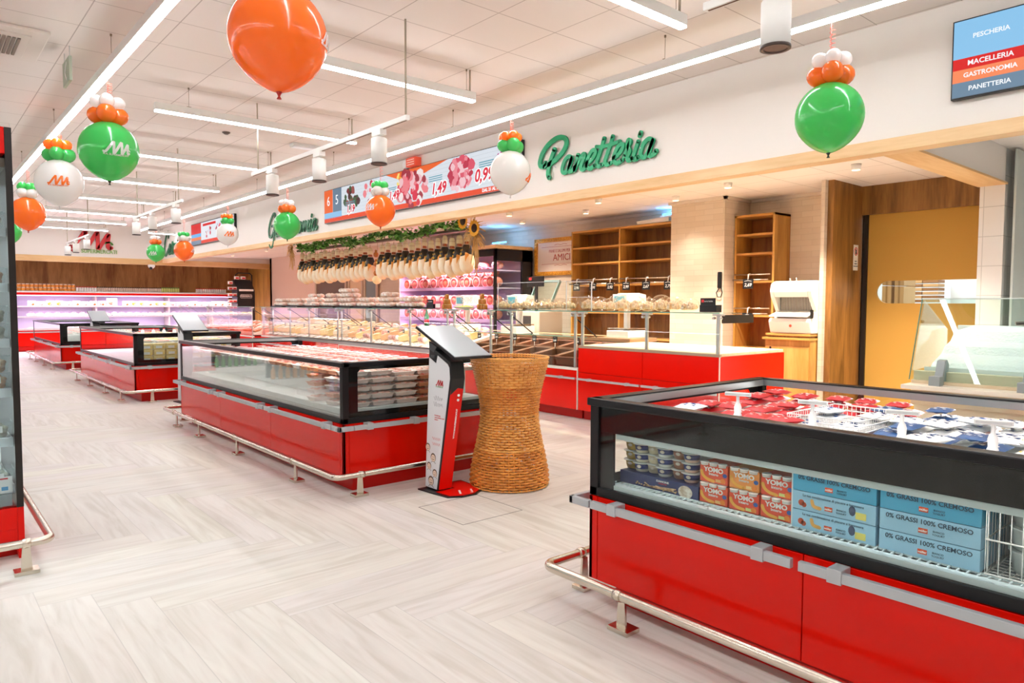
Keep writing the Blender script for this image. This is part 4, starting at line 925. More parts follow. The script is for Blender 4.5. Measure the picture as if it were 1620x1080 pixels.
# ================================================================ TERMINAL STANDS AND WICKER BASKET
def terminal(dx, dy, label, full=True):
    t = thing('terminal_stand', label, 'information terminal', (3.01+dx, 4.35+dy, 0), 'slanted-screen terminals')
    def P(y0, y1, y2, y3, z0, z1): return [(y0, z0), (y1, z0), (y2, z1), (y3, z1)]
    x0, x1 = 2.955, 3.075
    m = MB(); m.prism([(4.29, .012), (4.455, .012), (4.40, 1.10), (4.30, 1.05), (4.13, .98), (4.115, .86)], 'x', x0, x1); m.build('column', mat('terminal_black', '#141416', .35), t, .006).location = (dx, dy, 0)
    m = MB(); m.prism([(4.305, .02), (4.452, .02), (4.395, 1.0), (4.305, .96), (4.285, 1.02), (4.16, .965), (4.14, .94), (4.133, .86)], 'x', x0-.004, x0); w = m.build('side_panel', mat('terminal_white', '#e9ecef', .35), t, .001); w.location = (dx, dy, 0)
    m = MB(); m.add([(x0+.004, 4.287, .02), (x1-.004, 4.287, .02), (x1-.004, 4.1372, .78), (x0+.004, 4.1345, .80), (x0+.004, 4.281, .02), (x1-.004, 4.281, .02), (x1-.004, 4.131, .78), (x0+.004, 4.128, .80)], [(4,5,6,7),(0,3,2,1),(0,1,5,4),(1,2,6,5),(2,3,7,6),(3,0,4,7)])
    f = m.build('front_panel', RED2, t); f.location = (dx, dy, 0)
    m = MB(); c, s_ = math.cos(.40), math.sin(.40)
    m.box(-.17, .17, -.27, .27, -.010, .010); m.xf(Matrix.Translation((3.085, 4.275, 1.118)) @ Matrix.Rotation(.40, 4, 'X'))
    sc = m.build('screen_slab', mat('terminal_black'), t, .003); sc.location = (dx, dy, 0)
    m = MB(); m.box(-.163, .163, -.262, .262, .0102, .0125); m.xf(Matrix.Translation((3.085, 4.275, 1.118)) @ Matrix.Rotation(.40, 4, 'X')); k = m.build('display_glass', mat('off_screen', '#aeb6bb', .18, coat=.3), t); k.location = (dx, dy, 0)
    m = MB(); m.prism([(4.34, 1.04), (4.395, 1.06), (4.40, 1.12), (4.30, 1.08)], 'x', x0-.002, x1); m.box(x0-.006, x0, 4.325, 4.375, 1.0, 1.018); k = m.build('scanner_slot', mat('scanner_grey', '#3e4347', .3), t); k.location = (dx, dy, 0)
    # floor plate with a rounded red front
    p = [(2.885, 4.455), (2.90, 4.27), (2.92, 4.12), (3.02, 4.06), (3.14, 4.06), (3.23, 4.12), (3.27, 4.22), (3.29, 4.46)]
    k = MB().prism(p, 'z', 0, .010).build('floor_plate', BLACK, t); k.location = (dx, dy, 0)
    k = MB().prism([(2.93, 4.28), (2.945, 4.13), (3.03, 4.075), (3.13, 4.075), (3.215, 4.13), (3.255, 4.23), (3.275, 4.44), (3.1, 4.44), (3.1, 4.28)], 'z', .010, .013).build('red_plate', RED2, t); k.location = (dx, dy, 0)
    if not full: return t
    xs = x0-.0046
    m = MB(); logo_mb(m, .085, (xs, 4.262, .80), -Y_, Z_, -X_, .0008); m.build('emblem', mat('emblem_red', '#c4161c', .4), t)
    text('M.A. SUPERMERCATI', .010, GRNL, t, (xs-.0006, 4.262, .79), -Y_, Z_, .0004)
    INK = mat('script_grey', '#8a8f94', .5)
    for z0, a in ((.70, 0), (.655, 1)):
        m = MB(); pts = [(-.06+q*.006, .012*math.sin(q*1.5+a)+(.012 if q % 5 == 0 else 0)) for q in range(20)]; m.ribbon(pts, .0018, Vector((xs, 4.275, z0)), -Y_, Z_, -X_, .0006); m.build('handwriting', INK, t)
    for k in range(3): text(('PIU VANTAGGI', 'CON LA NOSTRA CARTA', 'FEDELTA')[k], .011, REDL, t, (xs-.0006, 4.325, .575-k*.016), -Y_, Z_, .0004, align='LEFT', bold=.0002)
    for k in range(2):
        m = MB(); pts = [(-.055+q*.006, .01*math.sin(q*1.7+k)) for q in range(18)]; m.ribbon(pts, .0016, Vector((xs, 4.30, .40-k*.04)), -Y_, Z_, -X_, .0006); m.build('handwriting', REDL, t)
    # drawn faces at the foot: plain cartoon heads in outline
    SK, HR, DK = mat('skin_print', '#f1d9c6', .5), mat('hair_print', '#6a5646', .5), mat('line_print', '#3d332c', .5)
    for i, (y, z, r) in enumerate(((4.415, .325, .03), (4.345, .255, .033), (4.40, .185, .028), (4.325, .14, .03), (4.375, .075, .036))):
        m = MB(); v = Vector((xs, y, z))
        m.cyl((xs-.0004, y, z), (xs, y, z), r, n=20, m=1); m.cyl((xs-.0009, y, z-r*.16), (xs, y, z-r*.16), r*.82, n=20, m=0)
        m.ribbon([(-r*.4, -r*.3), (0, -r*.5), (r*.4, -r*.3)], r*.1, v+Vector((-.001, 0, 0)), -Y_, Z_, -X_, .0006, 2)
        for sg in (-1, 1): m.cyl((xs-.0016, y+sg*r*.3, z+r*.1), (xs, y+sg*r*.3, z+r*.1), r*.09, n=8, m=2)
        m.ribbon([(-r*.9, -r*1.3), (-r*.4, -r*.95), (r*.4, -r*.95), (r*.9, -r*1.3)], r*.09, v+Vector((-.0004, 0, 0)), -Y_, Z_, -X_, .0005, 2)
        m.build('drawn_face', [SK, HR, DK], t)
    n_ = Vector((0, -1, -.197)).normalized(); up = Vector((0, -.193, .981)).normalized()
    def fp(z): return 4.2845-(z-.02)*.1965-.0045
    text('WWW.MASUPERMERCATI.IT', .018, LBL, t, (3.035, fp(.52), .52), up, (-1, 0, 0), .0006, bold=.0006)
    m = MB()
    for z in (.70, .735): m.cyl((3.035, fp(z)-.001, z), (3.035, fp(z)+.002, z), .011, n=14)
    m.build('round_mark', LBL, t)
    text('La spesa', .03, LBL, t, (3.15, 4.14, .0135), (.5, .87, 0), (-.87, .5, 0), .0005); m = MB().box(-.05, .05, -.008, .008, .0131, .0138); m.xf(Matrix.Translation((3.06, 4.16, 0)) @ Matrix.Rotation(1.05, 4, 'Z')); m.build('white_bar', LBL, t)
    return t
terminal(0, 0, 'slanted-screen terminal with white drawn side and red front beside the wicker basket')
terminal(-.05, 6.25, 'slanted-screen terminal standing at the end of the second island chiller', False)
terminal(-.05, 12.5, 'slanted-screen terminal standing at the end of the farthest island chiller', False)
def wicker():
    cx, cy = 3.53, 4.15
    t = thing('wicker_basket', 'tall hourglass-shaped honey wicker basket standing beside the terminal', 'basket', (cx, cy, 0))
    prof = [(0, .292), (.02, .295), (.10, .292), (.22, .27), (.34, .243), (.44, .223), (.52, .212), (.58, .212), (.66, .22), (.76, .238), (.86, .262), (.95, .285), (1.0, .297)]
    def rad(z):
        for (a, ra), (b_, rb) in zip(prof, prof[1:]):
            if a <= z <= b_: f = (z-a)/(b_-a); f = f*f*(3-2*f)*.3+f*.7; return ra+(rb-ra)*f
        return prof[-1][1]
    cane = mat('wicker_cane', '#f5a649', .4, col2='#cf8133', ns=9, coat=.15); cane2 = mat('wicker_cane_light', '#fab85f', .4, col2='#e09a48', ns=9, coat=.15)
    NS = 44; m = MB()
    for k in range(NS):
        a = 2*math.pi*k/NS; m.tube([(cx+math.cos(a)*(rad(z)-.004), cy+math.sin(a)*(rad(z)-.004), z) for z in [i*.05+.005 for i in range(20)]], .0055, 5)
    m.build('stake', cane, t)
    # weave: each round is a cane going in and out of the stakes
    for band, (z0, z1, mt_) in enumerate(((.03, .30, cane), (.30, .56, cane2), (.56, .78, cane), (.78, .97, cane2))):
        m = MB(); z = z0; r_ = 0
        while z < z1-.004:
            pts = [(cx+math.cos(math.pi*2*q/(NS*2)+.02)*(rad(z)+.0055*(1 if (q+r_) % 2 else -1)*(1 if q % 2 == 0 else 0)+(.0 if q % 2 == 0 else .0)), cy+math.sin(math.pi*2*q/(NS*2)+.02)*(rad(z)+(.0055*(1 if ((q//2)+r_) % 2 else -1) if q % 2 == 0 else 0)), z) for q in range(NS*2)]
            pts = []
            for q in range(NS*2):
                a = math.pi*q/NS; rr = rad(z)+(.012*(1 if (q//2+r_) % 2 else -1) if q % 2 == 0 else 0); pts.append((cx+math.cos(a)*rr, cy+math.sin(a)*rr, z+R.uniform(-.0006, .0006)))
            m.tube(pts, .0080, 6, closed=True); z += .0195; r_ += 1
        m.build('woven_band', mt_, t)
    m = MB()
    for z, r_ in ((.012, .007), (.30, .006), (.305, .006), (.56, .0065), (.78, .006), (.975, .008), (.99, .009)):
        for ph in (0, math.pi/3):
            pts = [(cx+math.cos(a)*(rad(z)+.006+.004*math.sin(a*36+ph*3)), cy+math.sin(a)*(rad(z)+.006+.004*math.sin(a*36+ph*3)), z+.004*math.cos(a*36+ph*3)) for a in [2*math.pi*q/144 for q in range(144)]]
            m.tube(pts, r_*.62, 5, closed=True)
    m.build('braided_hoop', cane2, t)
    MB().lathe((cx, cy, .0), [(.26, .02), (.26, .03)], 30).build('base_disc', cane, t)
wicker()
# ================================================================ LEFT UPRIGHT FRIDGE
t = thing('upright_fridge', 'tall upright fridge with red foot and black edge at the left border', 'display fridge', (-.8, 5.1, 0))
xl, xr, yf, yb = -2.1, .455, 4.65, 5.5
MB().box(xl, xr-.02, yf+.08, yb, .0, .12).build('kick_plate', DRED, t)
MB().box(xl, xr-.03, yf, yf+.03, .10, .285).build('base_panel', RED2, t, .003)
MB().box(xl, xr-.03, yf-.006, yf+.02, .165, .285).build('front_flap', RED2, t, .003)
MB().box(xr-.03, xr, yf-.004, yb, .0, .285).build('side_foot', RED2, t, .002)
MB().box(xr-.032, xr, yf-.012, yb, .285, 2.33).build('side_wall', mat('black_edge', '#17100c', .3), t, .002)
MB().box(xl, xr-.032, yb-.05, yb, .285, 2.33).build('back_wall', LINER, t)
MB().box(xl, xr-.032, yf-.01, yf+.40, 2.19, 2.33).build('canopy', RED2, t, .003)
MB().box(xl, xr-.09, yf+.05, yb, 2.33, 2.55).build('top_sign', RED2, t, .003)
MB().box(xl, xr-.032, yf+.02, yb-.05, 2.12, 2.17).build('top_inner', mat('bronze_trim', '#6b6254', .4), t)
MB().box(xl, xr-.034, yf+.0, yf+.006, .30, 2.12).build('glass_door', glass('fridge_glass', '#f4fafb', .04), t)
SHZ = (.40, .66, .93, 1.2, 1.5, 1.8)
for z in SHZ:
    s_ = MB().box(xl, xr-.034, yf+.05, yb-.05, z-.02, z).build('shelf', LINER, t); MB().box(xl, xr-.034, yf+.04, yf+.05, z-.045, z+.005).build('price_rail', mat('price_rail_white', '#e4ebee', .4), s_)
MB().box(xl+.02, xr-.05, yf+.012, yf+.02, .295, .36).build('vent_grille', mat('grille_grey', '#8f9799', .5), t)
ld = bpy.data.lights.new('fridge_light', 'AREA'); ld.shape = 'RECTANGLE'; ld.size = 2.2; ld.size_y = .05; ld.energy = 10; ld.color = (.93, .97, 1)
for z_ in SHZ[1:]+(2.13,):
    lo = bpy.data.objects.new('fridge_light', ld); COL.objects.link(lo); lo.parent = t; lo.location = Vector((-.8, yf+.07, z_-.05))-wloc(t); lo.rotation_euler = (.75, 0, 0)
def punnet(col, col2, nm, lab):
    q = proto('salad_tub', 'tub', lab, None); c = mat('fill_'+nm, col, .5, col2=col2, ns=26)
    m = MB(); R2 = random.Random(9)
    for i in range(44): m.sph((R2.uniform(-.062, .062), R2.uniform(-.046, .046), .012+R2.random()*.06), R2.uniform(.014, .024), 7, sz=.8)
    m.build('contents', c, q)
    m = MB(); m.prism([(-.075, 0), (.075, 0), (.083, .085), (-.083, .085)], 'y', -.062, -.058); m.box(-.085, .085, -.064, .064, .084, .09); m.build('tub_wall', FILM if 0 else glass('tub_clear_glass', '#f0f5f6', .12), q)
    MB().box(-.04, .04, -.066, -.064, .03, .065).build('label', LBL, q); return Row(q)
pn = {k: punnet(*v) for k, v in {'o': ('#e8873f', '#f6c08a', 'carrot', 'tub of orange pieces'), 'g': ('#6a6658', '#b7b08e', 'olive', 'tub of greenish brown salad'), 'w': ('#d9d3bf', '#f1ecdd', 'creamy', 'tub of cream white salad'), 'd': ('#3a3a34', '#e5dfc4', 'mushroom', 'black tub of pale mushrooms')}.items()}
dn = {'o': 'tub of orange pieces', 'g': 'tub of greenish brown salad', 'w': 'tub of cream white salad', 'd': 'dark tub of pale pieces'}
for si, (z, ks) in enumerate(((.40, 'dd'), (.66, 'gg'), (.93, 'oo'), (1.2, 'wg'), (1.5, 'ow'), (1.8, 'gw'))):
    for c in range(5):
        for l in range(2 if si in (2, 3) else 1):
            k = ks[l % 2] if si != 5 else ks[c % 2]
            pn[k].put((.337-c*.185, yf+.125, z+.001+l*.093), '%s in left fridge, shelf %d, place %d%s' % (dn[k], si+1, c+1, ', upper one' if l else ''), 0, 'tubs in the left fridge')
for c in range(3):
    q = thing('price_card', 'white price card at the foot of the left fridge, %s from the edge' % nth(c+1), 'price card', (.33-c*.3, yf+.03, .37))
    m = MB(); m.box(.26-c*.3, .41-c*.3, yf+.022, yf+.026, .365, .455, 0); m.box(.27-c*.3, .39-c*.3, yf+.020, yf+.0225, .44, .448, 1); m.box(.29-c*.3, .31-c*.3, yf+.020, yf+.0225, .38, .40, 2); m.box(.36-c*.3, .39-c*.3, yf+.020, yf+.0225, .38, .40, 2)
    m.build('card', [LBL, REDL, mat('print_blue', '#3a9bd0', .5)], q)
bumper(-2.3, .54, 4.335, 6.2, (5.9,), 'steel bumper rail round the foot of the left upright fridge', xfeet=(.43, -.6, -1.6))
# shelving on the left, seen mirrored in the island glass
for i, y in enumerate((7.4, 9.5, 11.7, 14.6)):
    t = thing('shelf_end', 'shelving block with bottles left of the aisle, %s one, seen mirrored in the chiller glass' % nth(i+1), 'shelving', (0, y, 0))
    MB().box(-1.0, .30, y-.03, y+.9, 0, .10).build('base_tray', WMET, t); MB().box(-1.0, .1, y+.4, y+.45, .1, 1.7).build('back_panel', mat('dark_shelf_back', '#4a4c50', .5), t)
    for z in (.45, .8, 1.15, 1.5): MB().box(-1.0, .2, y, y+.85, z, z+.02).build('shelf', mat('dark_shelf', '#77797c', .5), t)
    for si, z in enumerate((.105, .472, .822, 1.172)):
        col = (YELL, BLUL, mat('amber_jar', '#c98a3c', .3), GRNL, REDL, LBL)[(si+i) % 6]
        q = proto('shelf_bottle', 'bottle', 'bottle', None)
        MB().lathe((0, 0, 0), [(.036, 0), (.038, .01), (.038, .14), (.018, .18), (.016, .22)], 12).build('bottle_body', col, q); MB().lathe((0, 0, .22), [(.018, 0), (.018, .02)], 10).build('cap', LBL, q); rw = Row(q)
        for k in range(7): rw.put((.10-k*.13, y+.12, z), '%s bottle on the left shelving block %s, level %d, place %d' % (('yellow', 'blue', 'amber', 'green', 'red', 'white')[(si+i) % 6], nth(i+1), si+1, k+1), 0, 'bottles on the left shelving')
# ================================================================ SERVICE COUNTERS  (front glass plane x = 6.15)
XF = 6.15
CGL = GLASS
def counter(y0, y1, label, posts, raised=False, base_top=.62, inner=True, meatshelf=False, hpan=1.0):
    t = thing('service_counter', label, 'counter', (XF+.6, (y0+y1)/2, 0)); xb = XF+.96
    MB().box(XF+.10, xb, y0+.01, y1-.01, 0, .12).build('kick_plate', DRED, t)
    top = .875 if raised else base_top
    MB().box(XF+.022, xb, y0+.004, y1-.004, .12, top).build('carcass', DRED, t)
    n = max(1, round((y1-y0)/hpan)); pl = (y1-y0)/n
    for k in range(n):
        a, b_ = y0+k*pl+.003, y0+(k+1)*pl-.003
        p = MB().box(XF, XF+.02, a, b_, .12, .575 if raised else base_top-.02).build('front_panel', RED, t, .002)
        h = MB(); h.box(XF-.045, XF-.022, a+.01, b_-.01, .488, .512)
        for yy in (a+.2*(b_-a), b_-.2*(b_-a)): h.box(XF-.048, XF, yy-.02, yy+.02, .484, .516)
        h.build('handle', GREY, p, .002)
        if raised: MB().box(XF, XF+.02, a, b_, .581, .872).build('upper_panel', RED, t, .002)
    if raised:
        MB().box(XF-.004, XF+.03, y0, y1, .872, .902).build('metal_edge', mat('edge_metal', '#b7a48e', .35, m=.6), t, .002)
    else:
        MB().box(XF-.004, XF+.05, y0, y1, base_top-.018, base_top+.012).build('metal_edge', mat('edge_white', '#e4e2dc', .35), t, .002)
    m = MB(); m.box(XF-.006, XF+.012, y0-.004, y0+.008, .12, top+.0); m.build('joint_strip', mat('joint_cream', '#ecdccb', .4), t)
    # glass: front panes, top shelf, end pane
    zb = .902 if raised else base_top+.012
    MB().box(XF+.004, XF+.010, y0+.02, y1-.02, zb, 1.30).build('front_glass', CGL, t)
    g = MB().box(XF-.02, XF+.36, y0, y1, 1.308, 1.320).build('top_glass', GGLASS, t); MB().box(XF-.022, XF-.018, y0, y1, 1.309, 1.319).build('glass_edge', EDGE, g)
    for py in posts:
        m = MB(); m.box(XF+.012, XF+.035, py-.018, py+.018, zb, 1.305); p = m.build('glass_post', ALU, t, .003)
        m = MB(); m.box(XF-.012, XF+.06, py-.05, py+.05, 1.285, 1.307)
        for sg in (-1, 1): m.cyl((XF-.016, py+sg*.038, 1.262), (XF+.02, py+sg*.038, 1.262), .014, n=10)
        m.build('glass_clamp', ALU, p, .002)
    if inner:
        g = MB().box(XF+.22, XF+.62, y0+.05, y1-.05, .985, .993).build('middle_shelf', GGLASS, t); MB().box(XF+.217, XF+.221, y0+.05, y1-.05, .985, .993).build('glass_edge', EDGE, g)
        for py in posts: MB().tube([(XF+.05, py+.1, 1.28), (XF+.50, py+.1, .99)], .008, 6).build('strut', BLACK, g)
    return t
# raised bread counter with wooden board top
c1 = counter(3.99, 5.95, 'red bakery counter with pale wooden top and glass screen nearest the door', (4.03, 4.93, 5.90), raised=True, inner=False, hpan=.98)
MB().box(XF+.02, XF+1.25, 4.0, 5.945, .876, .905).build('board_top', wood('beech_board', '#ecd6b4', '#dcc096', 'y', .5), c1)
MB().box(XF+.965, XF+1.25, 4.0, 5.95, .0, .872).build('staff_side', RED, c1); MB().box(XF, XF+1.25, 3.985, 4.0, .12, .872).build('end_panel', RED, c1, .002)
MB().box(XF+.05, XF+.62, 3.995, 4.012, 1.21, 1.295).build('end_bracket', mat('bracket_black', '#17130f', .4), c1, .003)
MB().box(XF+.35, XF+.38, 4.03, 4.05, .905, 1.25).build('support_leg', ALU, c1) if 0 else None
c2 = counter(5.96, 8.62, 'low glass bakery counter with dark bread trays beside the raised one', (6.02, 7.22, 7.66, 8.52), base_top=.615, hpan=1.3)
c3 = counter(8.63, 12.18, 'glass delicatessen counter full of cheese and cold cuts', (8.70, 9.735, 11.0, 12.10), base_top=.64, hpan=1.2)
c4 = counter(12.19, 16.0, 'glass delicatessen counter at the far end with large cheese wedges', (12.26, 13.51, 14.44, 15.36, 15.9), base_top=.66, hpan=1.2)
c5 = counter(16.55, 22.4, 'farthest glass counter with red meat beyond the delicatessen', (16.62, 18.2, 19.8, 21.4, 22.3), base_top=.62, hpan=1.3)
# bread trays
BT = proto('bread_tray', 'tray', 'brown wicker bread tray', None); brn = mat('dark_wicker', '#59341f', .55, col2='#6a3f26', ns=60, stretch=(1, 1, 3)); 
m = MB(); m.prism([(-.24, 0), (.24, 0), (.27, .11), (-.27, .11)], 'y', -.19, -.175); m.prism([(-.24, 0), (.24, 0), (.27, .11), (-.27, .11)], 'y', .175, .19); m.prism([(-.19, 0), (.19, 0), (.19, .11), (-.19, .11)], 'x', -.255, -.24); m.prism([(-.19, 0), (.19, 0), (.19, .11), (-.19, .11)], 'x', .24, .255); m.box(-.245, .245, -.18, .18, 0, .012)
m.build('tray_body', brn, BT); m = MB(); m.tube([(-.265, -.19, .11), (.265, -.19, .11), (.265, .19, .11), (-.265, .19, .11)], .010, 6, closed=True); m.build('rim', mat('wicker_rim', '#7a4526', .5), BT)
BTr = Row(BT)
for i in range(6):
    for j in range(2): BTr.put((XF+.29+j*.46, 6.22+i*.42, .664+j*.078), 'empty dark brown bread tray in the low bakery counter, %s from the right, %s row' % (nth(i+1), ('front', 'back')[j]), 0, 'bread trays in the bakery counter', rot=(0, -.16, 0), scale=(.82, 1, 1))
def tag_card(size=.075, holder=True):
    q = proto('price_tag', 'price tag', 'black price tag', None)
    MB().box(-.003, .003, -size/2, size/2, 0, size).build('board', BLACK, q, .001)
    m = MB()
    m.ribbon([(-size*.35, size*.78), (-size*.05, size*.82), (size*.3, size*.78)], size*.06, Vector((-.003, 0, 0)), -Y_, Z_, -X_, .0008)
    m.build('chalk_line', WHITE, q); text(('2,60', '3,90', '1,80')[int(size*1000) % 3], size*.42, WHITE, q, (-.0045, 0, size*.38), -Y_, Z_, .0006, bold=.0006)
    if holder: MB().tube([(.0, 0, 0), (0, 0, -.05), (.0, .012, -.085)], .004, 6).build('clip', mat('clip_clear', '#d9d4ca', .3), q)
    return Row(q)
tg = tag_card(.078)
for i in range(6): tg.put((XF+.24, 6.20+i*.40, .90), 'small black chalk price tag over the bread trays, %s from the right' % nth(i+1), 0, 'chalk tags over the bread trays')
# goods in the delicatessen counters
def wedge(col, nm):
    q = proto('cheese_wedge', 'cheese', nm, None); m = MB(); m.prism([(-.10, -.005), (.09, -.07), (.10, 0), (.09, .07)], 'z', 0, .10); m.build('cheese_body', col, q, .008)
    MB().box(-.05, .05, -.012, .012, .1, .103).build('rind_label', LBL, q); return Row(q)
cw = [wedge(mat('cheese_pale', '#f6e6cc', .45, col2='#ecd0b2', ns=9), 'pale cheese'), wedge(mat('cheese_butter', '#f2d79c', .4), 'butter cheese'), wedge(mat('cheese_orange', '#e9b98c', .45), 'orange cheese')]
wn = ['pale cheese wedge', 'yellow cheese wedge', 'orange cheese wedge']
sal = proto('cold_cut', 'cold cut', 'cold cut', None); MB().tube([(0, -.10, .045), (0, .10, .045)], [.044, .044], 14).build('sausage', mat('salame', '#b9574c', .4, col2='#e9c9bd', ns=40), sal); MB().lathe((0, 0, 0), [(.0, 0)], 3) if 0 else None
m = MB(); m.tube([(0, .10, .045), (0, .118, .045)], [.046, .02], 12); m.tube([(0, -.10, .045), (0, -.118, .045)], [.046, .02], 12); m.build('end_skin', LBL, sal); salr = Row(sal)
hb = proto('ham_piece', 'ham', 'ham piece', None); MB().sph((0, 0, .07), .085, 14, sy=1.25, sz=.8).build('ham_body', HAM, hb); MB().cyl((-.07, 0, .07), (-.074, 0, .07), .05, n=16).build('cut_face', MEAT2, hb); hbr = Row(hb)
packw = pillow(.15, .20, .04, (mat('paper_white', '#f3f0ea', .4), REDL), 'wrapped_pack', 'pack')
for cc in (c3, c4, c5): 
    y0, y1 = {c3: (8.66, 12.15), c4: (12.22, 15.97), c5: (16.58, 22.37)}[cc]; zb = .67
    m = MB(); m.prism([(XF+.06, zb-.02), (XF+.93, zb-.02), (XF+.93, zb+.25), (XF+.06, zb+.02)], 'y', y0+.02, y1-.02); m.build('sloping_deck', mat('deck_cream', '#ead9cb', .4), cc)
def deckz(x): return .69+(x-XF-.06)*.27+.004
for i in range(24):
    for j in range(4):
        y = 8.85+i*.302; x = XF+.28+j*.19; 
        if y > 15.8: continue
        far = y > 12.2
        nmx = 'row %d from the near end, %s tier' % (i+1, nth(j+1))
        rz = R.uniform(-.15, .15)
        if far or (i+j) % 3: k = R.randrange(3) if not far else R.choice((0, 0, 1)); cw[k].put((x, y, deckz(x)+.006), '%s in the delicatessen counter, %s' % (wn[k], nmx), rz, 'cheese wedges in the delicatessen counter', rot=(0, -.26, rz), scale=(.9, 1.25, 1.2) if far else (.88, 1.1, 1))
        elif j % 2: hbr.put((x, y, deckz(x)), 'pink ham piece in the delicatessen counter, '+nmx, rz, 'hams in the delicatessen counter', scale=.9)
        else: salr.put((x, y, deckz(x)+.014), 'reddish sausage in the delicatessen counter, '+nmx, rz, 'sausages in the delicatessen counter', rot=(0, -.26, rz))
    if i % 1 == 0 and 8.85+i*.302 < 15.8: packw.put((XF+.115, 8.75+i*.302, deckz(XF+.115)+.004), 'white wrapped pack at the front glass of the delicatessen counter, %s from near end' % nth(i+1), .1, 'wrapped packs at the front glass', rot=(0, -.262, R.uniform(-.05, .05)), scale=(.8, 1, 1))
tg2 = tag_card(.06)
for i in range(14): tg2.put((XF+.34, 8.95+i*.5, .86+.04*(i % 2)), 'little black price tag among the cheeses, %s from the near end' % nth(i+1), 0, 'price tags among the cheeses')
for i in range(19):
    for j in range(3):
        k = R.choice((0, 1)); x = XF+.2+j*.26
        [mt, mt2][k].put((x, 16.8+i*.29, deckz(x)+.006), '%s in the farthest counter, row %d, %s tier' % (nm[k], i+1, nth(j+1)), 0, 'meat trays in the farthest counter', rot=(-.262, 0, R.uniform(-.05, .05)+1.57), scale=1.2)
# staff-side goods behind the delicatessen glass: pink hams on the middle shelf, weighing scales, bottle
for i in range(16): hbr.put((XF+.74, 7.5+i*.29, 1.02), 'pink ham piece on the middle glass shelf, %s from the near end' % nth(i+1), R.uniform(-.3, .3), 'hams on the middle glass shelf') if 0 else None
# bread bags on the bakery glass
def breadbag():
    q = proto('biscuit_bag', 'bag', 'clear bag of biscuits', None); m = MB(); R2 = random.Random(4)
    for i in range(70):
        a = R2.random()*6.28; u = R2.random()**.5; m.sph((math.cos(a)*.085*u, math.sin(a)*.12*u, .025+R2.random()*.055*(1-u*.6)), R2.uniform(.016, .024), 7, sz=.7)
    m.build('biscuits', CRUMB, q)
    vs = MB(); vs.sph((0, 0, .055), .11, 16, sy=1.3, sz=.52); vs.build('clear_film', glass('bag_film', '#fdfbf8', .05), q)
    MB().tube([(0, .135, .06), (.02, .17, .08), (.01, .20, .075)], [.02, .008, .03], 8).build('gathered_end', glass('bag_film'), q); return Row(q)
bb = breadbag()
for i in range(9):
    bb.put((XF+.185, 4.50+i*.182, 1.323), 'clear bag of golden biscuits on the bakery glass, %s from the right' % nth(i+1), R.uniform(-.06, .06)+1.57, 'biscuit bags on the bakery counter', scale=(.85, .95, 1.35+.15*(i % 3)))
for i in range(8): bb.put((XF+.19, 6.30+i*.165+(.13 if i > 6 else 0), 1.323), 'clear bag of golden biscuits on the low bakery counter, %s from the right' % nth(i+1), R.uniform(-.06, .06)+1.57, 'biscuit bags on the low bakery counter', scale=(.76, .85, 1.3+.1*(i % 2)))
for i in range(12): bb.put((XF+.16+.1*(i % 2), 7.2+i*.105, 1.325), 'x', 0) if 0 else None
cu = proto('cured_piece', 'cured meat', 'floury cured piece', None); MB().sph((0, 0, .05), .055, 12, sy=1.7, sz=.85).build('cured_body', mat('floury_rind', '#f4eee6', .7, col2='#dcb9a2', ns=12), cu); MB().tube([(-.02, -.06, .05), (.0, 0, .103), (.02, .06, .05)], .003, 4).build('twine', mat('twine', '#b8936a', .7), cu); cur = Row(cu)
bt_ = proto('black_tray', 'tray', 'flat black tray', None); m = MB(); m.box(-.17, .17, -.29, .29, 0, .008); m.box(-.17, -.165, -.29, .29, .008, .022); m.box(.165, .17, -.29, .29, .008, .022); m.box(-.17, .17, -.29, -.285, .008, .022); m.box(-.17, .17, .285, .29, .008, .022); m.build('tray_body', BLACK, bt_); btr2 = Row(bt_)
ncu = 0
for i, y in enumerate((9.95, 10.62, 11.3, 12.0, 12.7, 13.5, 14.3, 15.1)):
    btr2.put((XF+.16, y, 1.321), 'flat black tray of cured meat on the counter glass, %s from the near end' % nth(i+1), 0, 'black trays on the counter glass')
    hgt = (2, 3, 2, 4, 3, 3, 2, 2)[i]
    for l in range(hgt):
        for a in range(4-l if hgt < 4 else 4-(l//2)):
            for b_ in range(2):
                ncu += 1; cur.put((XF+.085+b_*.158, y-.20+a*.122+l*.055, 1.334+l*.088), 'floury white cured piece on tray %d from the near end, layer %d, place %d' % (i+1, l+1, a*2+b_+1), R.uniform(-.3, .3)+1.57, 'cured pieces on the counter trays', scale=(.93, .78, R.uniform(.88, .93)))
def holder(x, y, label, z=1.321):
    q = thing('bag_dispenser', label, 'dispenser', (x, y, z)); MB().box(x-.05, x+.05, y-.10, y+.10, z, z+.075).build('box', BLACK, q, .003); MB().box(x-.05, x-.044, y-.09, y+.09, z+.075, z+.145).build('sign_board', BLACK, q, .001)
    MB().box(x-.052, x-.0495, y+.045, y+.075, z+.10, z+.128).build('red_patch', REDL, q); text('carta fedele', .022, WHITE, q, (x-.0525, y-.01, z+.112), -Y_, Z_, .0005)
holder(XF+.15, 4.21, 'black card dispenser box at the right end of the bakery glass')
holder(XF+.18, 9.33, 'black box on the counter glass left of the pink boxes')
